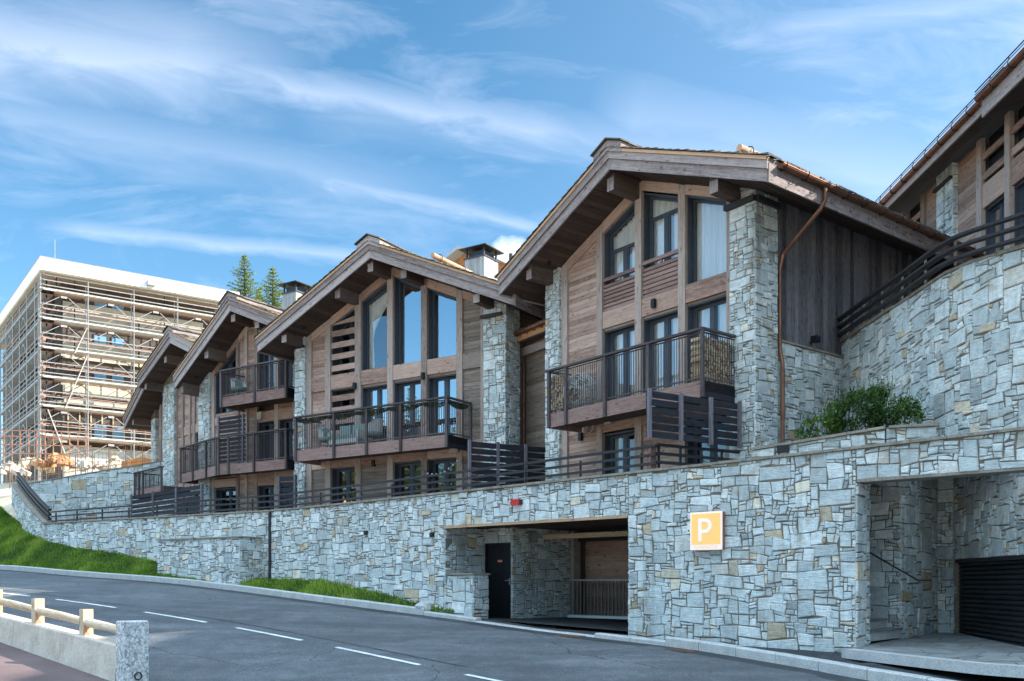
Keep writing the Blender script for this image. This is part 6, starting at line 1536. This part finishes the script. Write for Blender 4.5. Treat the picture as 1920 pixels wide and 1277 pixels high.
for G, N, sg in ((FB, nB, 1), (FL, nL, -1)):
    for i in range(N+1):
        if sg < 0 and i == 0: continue
        for d in (-.22, -.98):
            m_ = MB(); p_ = Vector(G.P(sg*(i*bay+.0)+(.0 if i else .05), d, 0)); m_.bar((p_.x, p_.y, BZ-1), (p_.x, p_.y, 22.75), .075, .075); m_.build('standard', 'steel', sc)
    for z in lv:
        for dz in (0, .35, .7, 1.05):
            m_ = MB(); m_.box(G, min(0, sg*N*bay), max(0, sg*N*bay), -.25, -.20, z+dz, z+dz+.055); m_.build('guard_rail' if dz else 'ledger', 'steel', sc)
        m_ = MB(); m_.box(G, min(0, sg*N*bay), max(0, sg*N*bay), -1.0, -.95, z-.06, z-.01); m_.box(G, min(0, sg*N*bay), max(0, sg*N*bay), -1.0, -.95, z+.95, z+1.0); m_.build('ledger', 'rusty_steel', sc)
        m_ = MB(); m_.box(G, min(0, sg*N*bay), max(0, sg*N*bay), -.19, -.16, z+.06, z+.17); m_.build('toe_board', 'plank_metal' if sg > 0 else 'grey_paint_and_shade', sc)  # left toe boards greyed, shade of that face put into the colour
        for i in range(0, N, 2):
            a, b = sorted((sg*i*bay, sg*(i+1)*bay)); m_ = MB(); m_.bar(G.P(a+.2, -.9, z-1.9), G.P(b-.2, -.9, z-.05), .05, .05); m_.bar(G.P(b-.7, -1.15, z+.0), G.P(b-.7, -1.15, z+1.3), .06, .06); m_.bar(G.P(a+.6, -1.3, z-.2), G.P(a+.6, -1.3, z+1.1), .08, .08); m_.build('inner_brace', 'dark_metal', sc)
        for i in range(N):
            a, b = sorted((sg*i*bay, sg*(i+1)*bay)); m_ = MB()
            for k in range(2): m_.box(G, a+.06, b-.06, -.93+k*.36, -.93+k*.36+.34, z-.0, z+.06)
            m_.build('deck', ('plank_metal' if (i*3+int(z)) % 3 else 'log_wood') if sg > 0 else 'grey_paint_and_shade', sc)  # left decks greyed likewise, standing in for shade
            if sg > 0 or i % 2 == 0:
                m_ = MB(); md = (a+b)/2
                m_.bar(G.P(md-.3, -.2, z-.32), G.P(a+.15, -.2, z-1.05), .04, .04); m_.bar(G.P(md+.3, -.2, z-.32), G.P(b-.1, -.2, z-1.25), .04, .04); m_.box(G, md-.2, md+.2, -.24, -.2, z-.36, z-.22); m_.build('brace', 'steel', sc)
for k in range(5):
    m_ = MB(); z = lv[k+1]; m_.bar(FL.P(-1.1, -.6, z+.1), FL.P(-3.0, -.6, z+1.9), .35, .05); m_.build('red_ladder', 'rusty_steel', sc)
m_ = MB(); m_.bar(FB.P(1.6, -.12, 13.6), FB.P(3.0, -.12, 17.4), .12, .05); m_.bar(FB.P(2.2, -.12, 17.5), FB.P(3.0, -.12, 19.4), .12, .05); m_.bar(FB.P(.5, -.1, 13.4), FB.P(1.6, -.1, 10.4), .14, .05); m_.build('raking_strut', 'plank_metal', sc)

# ===== wing wall behind the terrace at far left and the site fence above it
pa, pb = W3(36, 908, 46.6), W3(330, 866, 45.5); ta = Vector((pb.x-pa.x, pb.y-pa.y, 0)); Lw = ta.length; ta.normalize(); FW = Fr(raw=((pa.x, pa.y), (ta.x, ta.y)))
ztl = pa.z; ztr = EZ+(HZ-867)/FP*FW.Y(282); wt = lambda x: ztl+(ztr-ztl)*x/FW.S(282)
wg = empty('wing_wall', FW.P(5, 0, 3.5), 'shaded dry stone wing wall closing the terrace at far left', 'wall')
stone_block(wg, FW, 0, Lw, -.4, 0, 3.3, wt(Lw), 'wing_body', 'f', 141, cell=.11, top=lambda x: wt(x)-.05)
m_ = MB(); x = 0
while x < Lw: e = min(x+.8, Lw); m_.hexa([FW.P(x, -.43, wt(x)-.05), FW.P(x, .04, wt(x)-.05), FW.P(e-.01, .04, wt(e)-.05), FW.P(e-.01, -.43, wt(e)-.05), FW.P(x, -.43, wt(x)), FW.P(x, .04, wt(x)), FW.P(e-.01, .04, wt(e)), FW.P(e-.01, -.43, wt(e))]); x = e
m_.build('coping', 'coping', wg)
sf = empty('site_fence', FW.P(4, -.3, 7), 'thin wire railing with slim posts along the top of the wing wall', 'fence')
for k in range(16):
    m_ = MB(); x = -1.6+k*.9; z = wt(max(x, 0)); p_ = FW.P(x, -.25, 0); m_.bar((p_[0], p_[1], z-.2), (p_[0], p_[1], z+1.05), .035, .035); m_.build('fence_post', 'rusty_steel', sf)
m_ = MB()
for h in (1.03, .1): m_.bar(Vector(FW.P(-1.6, -.25, wt(0)+h)), Vector(FW.P(12, -.25, wt(12)+h)), .03, .03)
x = -1.5
while x < 12: p_ = FW.P(x, -.25, 0); m_.bar((p_[0], p_[1], wt(max(0, x))+.1), (p_[0], p_[1], wt(max(0, x))+1.03), .012, .012); x += .225
m_.build('fence_bars', 'rusty_steel', sf)
nt = MB(); pr = None; R = random.Random(5)
for k in range(31):
    x = 4.3+k*.32; z = wt(x)+.25+R.uniform(-.05, .05); a = Vector(FW.P(x, -2.0+R.uniform(-.1, .1), z-.4)); b = a+Vector((R.uniform(-.05, .05), R.uniform(-.1, .1), .85+R.uniform(-.12, .12)+(.25 if k > 12 else 0)))
    if pr: nt.face([pr[0], a, b, pr[1]], (0, 0, 1))
    pr = (a, b)
tag(nt.build('orange_netting', 'orange_net'), 'bright orange plastic safety netting on the site above the wing wall', 'netting')
sr = empty('site_barrier', W3(20, 850, 54), 'rusty red tubular handrail at the left edge before the scaffolding', 'railing')
GS = Fr(raw=(W3(-40, 850, 54)[:2], (.99, .12)))
for h in (.15, .65, 1.15, 1.5): m_ = MB(); m_.box(GS, 0, 6.3, -.03, .03, 9.0-.05+h, 9.0+h); m_.build('rail', 'rusty_steel', sr)
for k in range(14): m_ = MB(); m_.box(GS, k*.46, k*.46+.05, -.03, .03, 8.2, 10.5); m_.build('rail_post', 'rusty_steel', sr)
# heaps of building rubble
R = random.Random(9)
for k, (u, v, Y, r_) in enumerate(((60, 868, 53, .8), (105, 862, 52, .7), (165, 870, 51, .9), (215, 868, 52, .8), (20, 880, 50, .7))):
    c = W3(u, v, Y); m_ = MB()
    for _ in range(45):
        a = R.random()*6.28; q_ = R.random(); p_ = c+Vector((cos(a)*r_*q_*1.6, sin(a)*r_*q_, -.3+(1-q_)*.5)); s_ = .08+.16*R.random(); ax = Vector((R.gauss(0, 1), R.gauss(0, 1), R.gauss(0, 1))).normalized()*s_
        m_.bar(p_-ax, p_+ax, s_*1.3, s_)
    tag(m_.build('rubble_heap', ('earth', 'orange_wood', 'concrete', 'earth', 'concrete')[k]), ('pale rubble heap before the scaffold corner', 'brown heap of broken boards left of the netting', 'grey rubble heap behind the netting', 'earth heap behind the orange netting', 'small concrete rubble heap at the left image edge')[k], 'rubble')

# ===== conifers behind the roofs
def conifer(x, y, z0, z1, rad, seed, label):
    R = random.Random(seed); t = empty('conifer_tree', (x, y, z0), label, 'tree', 'conifers behind the roofs'); H = z1-z0
    m_ = MB(); m_.tube([(x, y, z0), (x+.05, y, z0+H*.5), (x, y, z1)], [.28, .16, .02], 8); m_.build('trunk', 'bark', t)
    cr = MB(); z = z0+1.0; lim = MB()
    while z < z1-.05:
        f_ = (z1-z)/H; rr_ = rad*min(1, (f_*2.5)**.8)*(.75+.4*R.random()); nb = int(5+6*min(1, f_*2)) ; a0 = R.random()*6.28
        for b in range(nb):
            a = a0+b*2*pi/nb+R.uniform(-.35, .35); L_ = rr_*R.uniform(.5, 1.18); up_ = .25-.55*f_*1.6; ns = max(3, int(L_/.13))
            tip = None; pts = []
            for k in range(ns+1):
                g_ = k/ns; px_, py_, pz_ = x+cos(a)*L_*g_, y+sin(a)*L_*g_, z+L_*(up_*g_+.22*g_*g_)
                pts.append(Vector((px_, py_, pz_)))
            lim.tube([pts[0], pts[len(pts)//2], pts[-1]], [.03, .02, .006], 4, False)
            tb = .45+.5*noise.noise((x+cos(a)*2, y+sin(a)*2, z*.8))
            for k in range(1, ns+1):
                for _ in range(5):
                    p_ = pts[k]; an = a+R.choice((-1, 1))*R.uniform(.3, 1.3); l_ = .10+.20*(1-k/ns*.6)*R.random(); d_ = Vector((cos(an)*l_, sin(an)*l_, R.uniform(-.14, .05)))
                    s_ = Vector((-sin(an), cos(an), R.uniform(-.6, .6)))*.035; q_ = p_+Vector((R.uniform(-.05, .05), R.uniform(-.05, .05), R.uniform(-.07, .05)))
                    cr.face([q_-s_, q_+d_*.6-s_*.7, q_+d_, q_+d_*.6+s_*.7, q_+s_], (0, 0, 1), min(1, max(0, tb+R.uniform(-.3, .3))))
        z += .20+.22*f_*R.random()+.08
    lim.build('limbs', 'bark', t); cr.build('crown', 'needle', t)
c = W3(458, 475, 80); conifer(c.x, c.y, 14, c.z, 2.5, 3, 'taller spiry sunlit conifer rising behind the third chalet roof')
c = W3(511, 499, 75); conifer(c.x, c.y, 13, c.z, 2.4, 4, 'shorter sunlit conifer directly left of the grey chimney')
c = W3(487, 540, 84); conifer(c.x, c.y, 14, c.z, 1.7, 6, 'small conifer between the two taller ones')

for k, (x, y, h) in enumerate(((-40, 22, 13), (-47, 17, 16), (-53, 11, 14), (-60, 19, 17), (-66, 9, 15))):
    conifer(x, y, ground_z(x, y)-.3, ground_z(x, y)+h, 2.6, 20+k, ('nearest', 'tall', 'low', 'broad far', 'farthest')[k]+' sunlit conifer on the meadow left of the road')
# ===== roadside barrier at lower left
A_ = W3(239, 1200, 14.5); G6 = Fr(raw=((A_.x, A_.y), Vector((.75, -.66)).normalized()[:]))
zt6 = lambda s: .60-.070*s; zf6 = lambda s: .03-.092*s
side6 = MB(); pr = None
for k in range(24):
    s_ = -20+k*1.0; a = G6.P(s_, -.12, zf6(s_)); b = G6.P(s_, 9.0, zf6(s_)-.05)
    if s_ > 1.2: break
    if pr: side6.face([pr[0], pr[1], b, a][::-1], (1, 0, 0))
    pr = (a, b)
struct('sidewalk', side6, 'red_asphalt', origin=(0, 0, 0), smooth=True, weld=True)
br = empty('roadside_barrier', G6.P(-2, 0, .2), 'low concrete wall with wooden posts and a round log rail at lower left', 'barrier')
L6 = 2.05
for k in range(8):
    s1_ = -.0-k*L6; s0_ = s1_-L6+.012; m_ = MB(); 
    def ring(s_):
        return [G6.P(s_, .22, zf6(s_)-.15), G6.P(s_, .16, zt6(s_)-.02), G6.P(s_, .14, zt6(s_)), G6.P(s_, -.14, zt6(s_)), G6.P(s_, -.16, zt6(s_)-.02), G6.P(s_, -.18, zf6(s_)-.15)]
    a, b = ring(s0_), ring(s1_)
    for q_ in range(5): m_.face([a[q_], b[q_], b[q_+1], a[q_+1]], (1, 0, 0), .5)
    m_.face(a[::-1], (0, 0, 1)); m_.face(b, (0, 0, 1)); m_.build('concrete_section', 'concrete', br)
zl6 = lambda s: .80-.078*s
for k in range(8):
    s_ = -1.45-k*1.97; m_ = MB(); m_.box(G6, s_-.075, s_+.075, -.085, .085, zt6(s_)-.01, zl6(s_)+.22, (0, 0, 1)); pw = m_.build('wooden_post', 'pale_wood', br)
    m_ = MB(); m_.prism(G6.side(s_+.075), [(-.07, zl6(s_)-.26), (.05, zl6(s_)-.26), (-.07, zl6(s_)-.05)], 0, .02); m_.build('bracket', 'rusty_steel', pw)
pts = [-16, -13.2, -9.3, -5.4, -3.4, -1.45, .02]
for a, b in zip(pts, pts[1:]):
    m_ = MB(); m_.tube([G6.P(a, 0, zl6(a)), G6.P((a+b)/2, .0, zl6((a+b)/2)+.01), G6.P(b, 0, zl6(b))], [.075, .07, .065], 14); m_.build('log_rail', 'pale_wood', br, smooth=True)
bp = empty('granite_block', G6.P(.14, 0, .0), 'tall speckled granite end block of the roadside barrier', 'bollard')
m_ = MB(); c_ = [G6.P(x, d, -.2) for x, d in ((0.012, .19), (0.29, .19), (.29, -.20), (.012, -.20))]; t_ = [G6.P(x, d, .985) for x, d in ((0.03, .175), (0.275, .175), (.275, -.185), (.03, -.185))]; e_ = [G6.P(x, d, .965) for x, d in ((0.012, .19), (0.29, .19), (.29, -.20), (.012, -.20))]
for k in range(4): j = (k+1) % 4; m_.face([c_[k], c_[j], e_[j], e_[k]], (0, 0, 1), .5); m_.face([e_[k], e_[j], t_[j], t_[k]], (0, 0, 1), .5)
m_.face(t_, (0, 0, 1), .5); m_.build('block_body', 'speckled_granite', bp)
m_ = MB(); Gx = G6.side(.29); m_.tube([Gx.P(.02+.055*cos(t), .02, .13+.055*sin(t)) for t in [k*pi/8 for k in range(17)]], .011, 6); m_.build('iron_ring', 'dark_metal', bp)
R = random.Random(2)
rk = MB()
for k in range(26):
    x, d = .35+R.random()*.9, -.25+R.uniform(-.25, .35); s_ = .015+.03*R.random(); p_ = Vector(G6.P(x, d, zf6(x)+.02)); p_.z = road_z(p_.x, p_.y)+s_*.4; ax = Vector((R.gauss(0, 1), R.gauss(0, 1), R.gauss(0, .4))).normalized()*s_; rk.bar(p_-ax, p_+ax, s_*1.4, s_)
tag(rk.build('gravel', 'granite'), 'loose gravel lying at the foot of the granite block', 'gravel', kind='stuff')

# ===== signs and small fixtures on the retaining wall
ps = empty('parking_sign', PW.P(PW.S(1330), .03, 2.3), 'square yellow and white parking sign with a big white P on the stone wall', 'sign')
x0, x1 = PW.S(1301.5), PW.S(1361); z0_, z1_ = 2.24, 3.02
q0, q1 = Vector(PW.P(x0, 0, 0)), Vector(PW.P(x1, 0, 0)); tq = (q1-q0).normalized(); SG = Fr(raw=((q0.x, q0.y), (tq.x, tq.y))); WS_ = (q1-q0).length
m_ = MB(); m_.box(SG, .012, WS_-.012, .02, .125, z0_+.012, z1_-.012); m_.build('sign_case', 'sign_edge', ps)
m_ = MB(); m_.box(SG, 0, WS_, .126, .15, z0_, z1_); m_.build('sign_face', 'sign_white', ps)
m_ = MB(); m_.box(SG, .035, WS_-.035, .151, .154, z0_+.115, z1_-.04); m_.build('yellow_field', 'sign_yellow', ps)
def stroke(mb, F, path, wdt, d0, d1, closed=False):
    n = len(path); L_, R_ = [], []
    for i, (x, z) in enumerate(path):
        a = path[max(i-1, 0)]; b = path[min(i+1, n-1)]; dx_, dz_ = b[0]-a[0], b[1]-a[1]; l_ = hypot(dx_, dz_); L_.append((x-dz_/l_*wdt/2, z+dx_/l_*wdt/2)); R_.append((x+dz_/l_*wdt/2, z-dx_/l_*wdt/2))
    for i in range(n-1): mb.prism(F, [R_[i], R_[i+1], L_[i+1], L_[i]], d0, d1, tint=.5)
m_ = MB(); cx_ = WS_*.40; zb0, zt0 = z0_+.205, z1_-.135; zr = .115
stroke(m_, SG, [(cx_-.06, zb0), (cx_-.06, zt0-.0)], .075, .1545, .16)
pth = [(cx_-.06, zt0-.038), (cx_+.06, zt0-.038)]+[(cx_+.06+zr*sin(t), zt0-.038-zr+zr*cos(t)) for t in [pi*k/10 for k in range(1, 11)]]+[(cx_-.06, zt0-.038-2*zr)]
stroke(m_, SG, pth, .075, .1545, .1602)
N = 14; m_.prism(SG, [(cx_-.06+.0375*cos(2*pi*k/N), zb0+.0375*sin(2*pi*k/N)) for k in range(N)], .1545, .1598, tint=.5)
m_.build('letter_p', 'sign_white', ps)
def text(s_, size, F, x, d, z, m, parent, name):
    cu = bpy.data.curves.new(name, 'FONT'); cu.body = s_; cu.size = size; cu.extrude = .001; cu.align_x = 'CENTER'; cu.space_character = 1.05
    o = bpy.data.objects.new(name, cu); COL.objects.link(o); bpy.context.view_layer.update()
    me = bpy.data.meshes.new_from_object(o.evaluated_get(bpy.context.evaluated_depsgraph_get())); COL.objects.unlink(o); bpy.data.objects.remove(o)
    me.materials.clear(); me.materials.append(M[m]); O = ORG[parent]
    for v in me.vertices: p_ = F.P(x+v.co.x, d+v.co.z, z+v.co.y); v.co = (p_[0]-O.x, p_[1]-O.y, p_[2]-O.z)
    t = bpy.data.objects.new(name, me); COL.objects.link(t); t.parent = parent; ORG[t] = O; return t
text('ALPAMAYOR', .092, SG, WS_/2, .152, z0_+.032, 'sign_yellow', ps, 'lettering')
bx = empty('junction_box', SG.P(-.06, 0, 2.75), 'tiny cream and green box fixed left of the parking sign', 'box')
m_ = MB(); m_.box(SG, -.12, -.03, .01, .07, 2.60, 2.82); m_.build('box_body', 'box_cream', bx); m_ = MB(); m_.tube([SG.P(-.085, .07, 2.65), SG.P(-.085, .076, 2.65)], .018, 8); m_.build('lens', 'dark_metal', bx)
rl = empty('alarm_lamp', PW.P(PW.S(970), .05, 3.5), 'small red alarm lamp on the wall above the garage entrance', 'lamp')
z = wz(970, 942)[1]; x = PW.S(970); q0 = Vector(PW.P(x, 0, 0)); q1 = Vector(PW.P(x+.3, 0, 0)); tq = (q1-q0).normalized(); RG = Fr(raw=((q0.x, q0.y), (tq.x, tq.y)))
m_ = MB(); m_.box(RG, -.14, .14, .01, .10, z-.07, z+.07); m_.build('red_lens', 'red_lamp', rl); m_ = MB(); m_.box(RG, .14, .19, .01, .09, z-.05, z+.06); m_.build('lamp_base', 'dark_metal', rl)
for u, v, lb in ((688, 999, 'tiny dark wall light in the left part of the stone wall'), (812, 1003, 'tiny brown fitting beside the left jamb of the garage entrance')):
    x, z = wz(u, v); o = Vector(PW.P(x, 0, 0)); o1 = Vector(PW.P(x+.2, 0, 0)); tq = (o1-o).normalized(); RG = Fr(raw=((o.x, o.y), (tq.x, tq.y)))
    m_ = MB(); m_.box(RG, -.07, .07, .0, .07, z-.06, z+.06); m_.box(RG, -.05, .05, .07, .085, z-.04, z+.01); tag(m_.build('wall_light', 'black_metal'), lb, 'light')
m_ = MB(); x = sP_-.9; m_.box(G2, x-.13, x+.13, -2.29, -2.25, 3.2, 3.42); m_.box(G2, x-.11, x+.11, -2.249, -2.24, 3.22, 3.40); tag(m_.build('vent_opening', 'black_metal'), 'square black vent opening high in the dark stair recess wall', 'vent')
for (ua, va, ub, vb, lb) in ((1056, 1190, 1088, 1196, 'rusty drain grate in the road before the garage entrance'), (1278, 1219, 1320, 1228, 'rusty drain grate beside the kerb below the parking sign')):
    um = (ua+ub)/2; kk = kx(um); P_, t_ = kat(kk); n_ = Vector((t_.y, -t_.x, 0)).normalized(); c = P_+n_*.24; Gg = Fr(raw=((c.x, c.y), (t_.x, t_.y)))
    gr_ = MB(); z = road_z(c.x, c.y)+.008; hs = t_.z
    for k in range(13): 
        a = -.3+k*.05; gr_.hexa([Gg.P(a, -.15, z+hs*a), Gg.P(a, .17, z-.012+hs*a), Gg.P(a+.028, .17, z-.012+hs*a), Gg.P(a+.028, -.15, z+hs*a), Gg.P(a, -.15, z+hs*a+.012), Gg.P(a, .17, z+hs*a), Gg.P(a+.028, .17, z+hs*a), Gg.P(a+.028, -.15, z+hs*a+.012)])
    for y in (-.16, .165): gr_.box(Gg, -.32, .33, y, y+.025, z-.01, z+.015)
    tag(gr_.build('drain_grate', 'grate'), lb, 'drain')
# boulder in the grass beside the garage entrance
from mathutils import Matrix
c = W3(797, 1139, 24.9); m_ = MB(); N1, N2 = 10, 7
def rk_(a, b):
    v = Vector((cos(a)*sin(b), sin(a)*sin(b), cos(b))); r_ = 1+.25*noise.noise(v*1.7); return (c.x+v.x*.26*r_, c.y+v.y*.2*r_, c.z+v.z*.17*r_)
for i in range(N1):
    for j in range(N2):
        a0, a1, b0_, b1_ = 2*pi*i/N1, 2*pi*(i+1)/N1, pi*j/N2, pi*(j+1)/N2
        if j == 0: m_.face([rk_(a0, 0), rk_(a0, b1_), rk_(a1, b1_)], (0, 0, 1), .5)
        elif j == N2-1: m_.face([rk_(a0, b0_), rk_(a0, pi), rk_(a1, b0_)], (0, 0, 1), .5)
        else: m_.face([rk_(a0, b0_), rk_(a0, b1_), rk_(a1, b1_), rk_(a1, b0_)], (0, 0, 1), .5)
tag(m_.build('boulder', 'granite'), 'small pale boulder at the end of the grass beside the garage entrance', 'rock')
m_ = MB(); leaf_cloud(m_, [(c.x+.35, c.y-.1, c.z-.0, .25, .2, .2)], 500, .03, 19); tag(m_.build('weed', 'shrub_leaf'), 'tuft of weeds beside the small boulder at the wall corner', 'plant')
fl = empty('floodlight', C1.side(sw).P(2.2, .1, 7.5), 'small black floodlight on the dark board side wall of the nearest chalet', 'light')
G = C1.side(sw); m_ = MB(); m_.box(G, 2.1, 2.3, .08, .24, 7.42, 7.56); m_.build('lamp_head', 'black_metal', fl); m_ = MB(); m_.bar(G.P(2.2, .0, 7.4), G.P(2.2, .14, 7.5), .03, .03); m_.build('bracket', 'black_metal', fl)
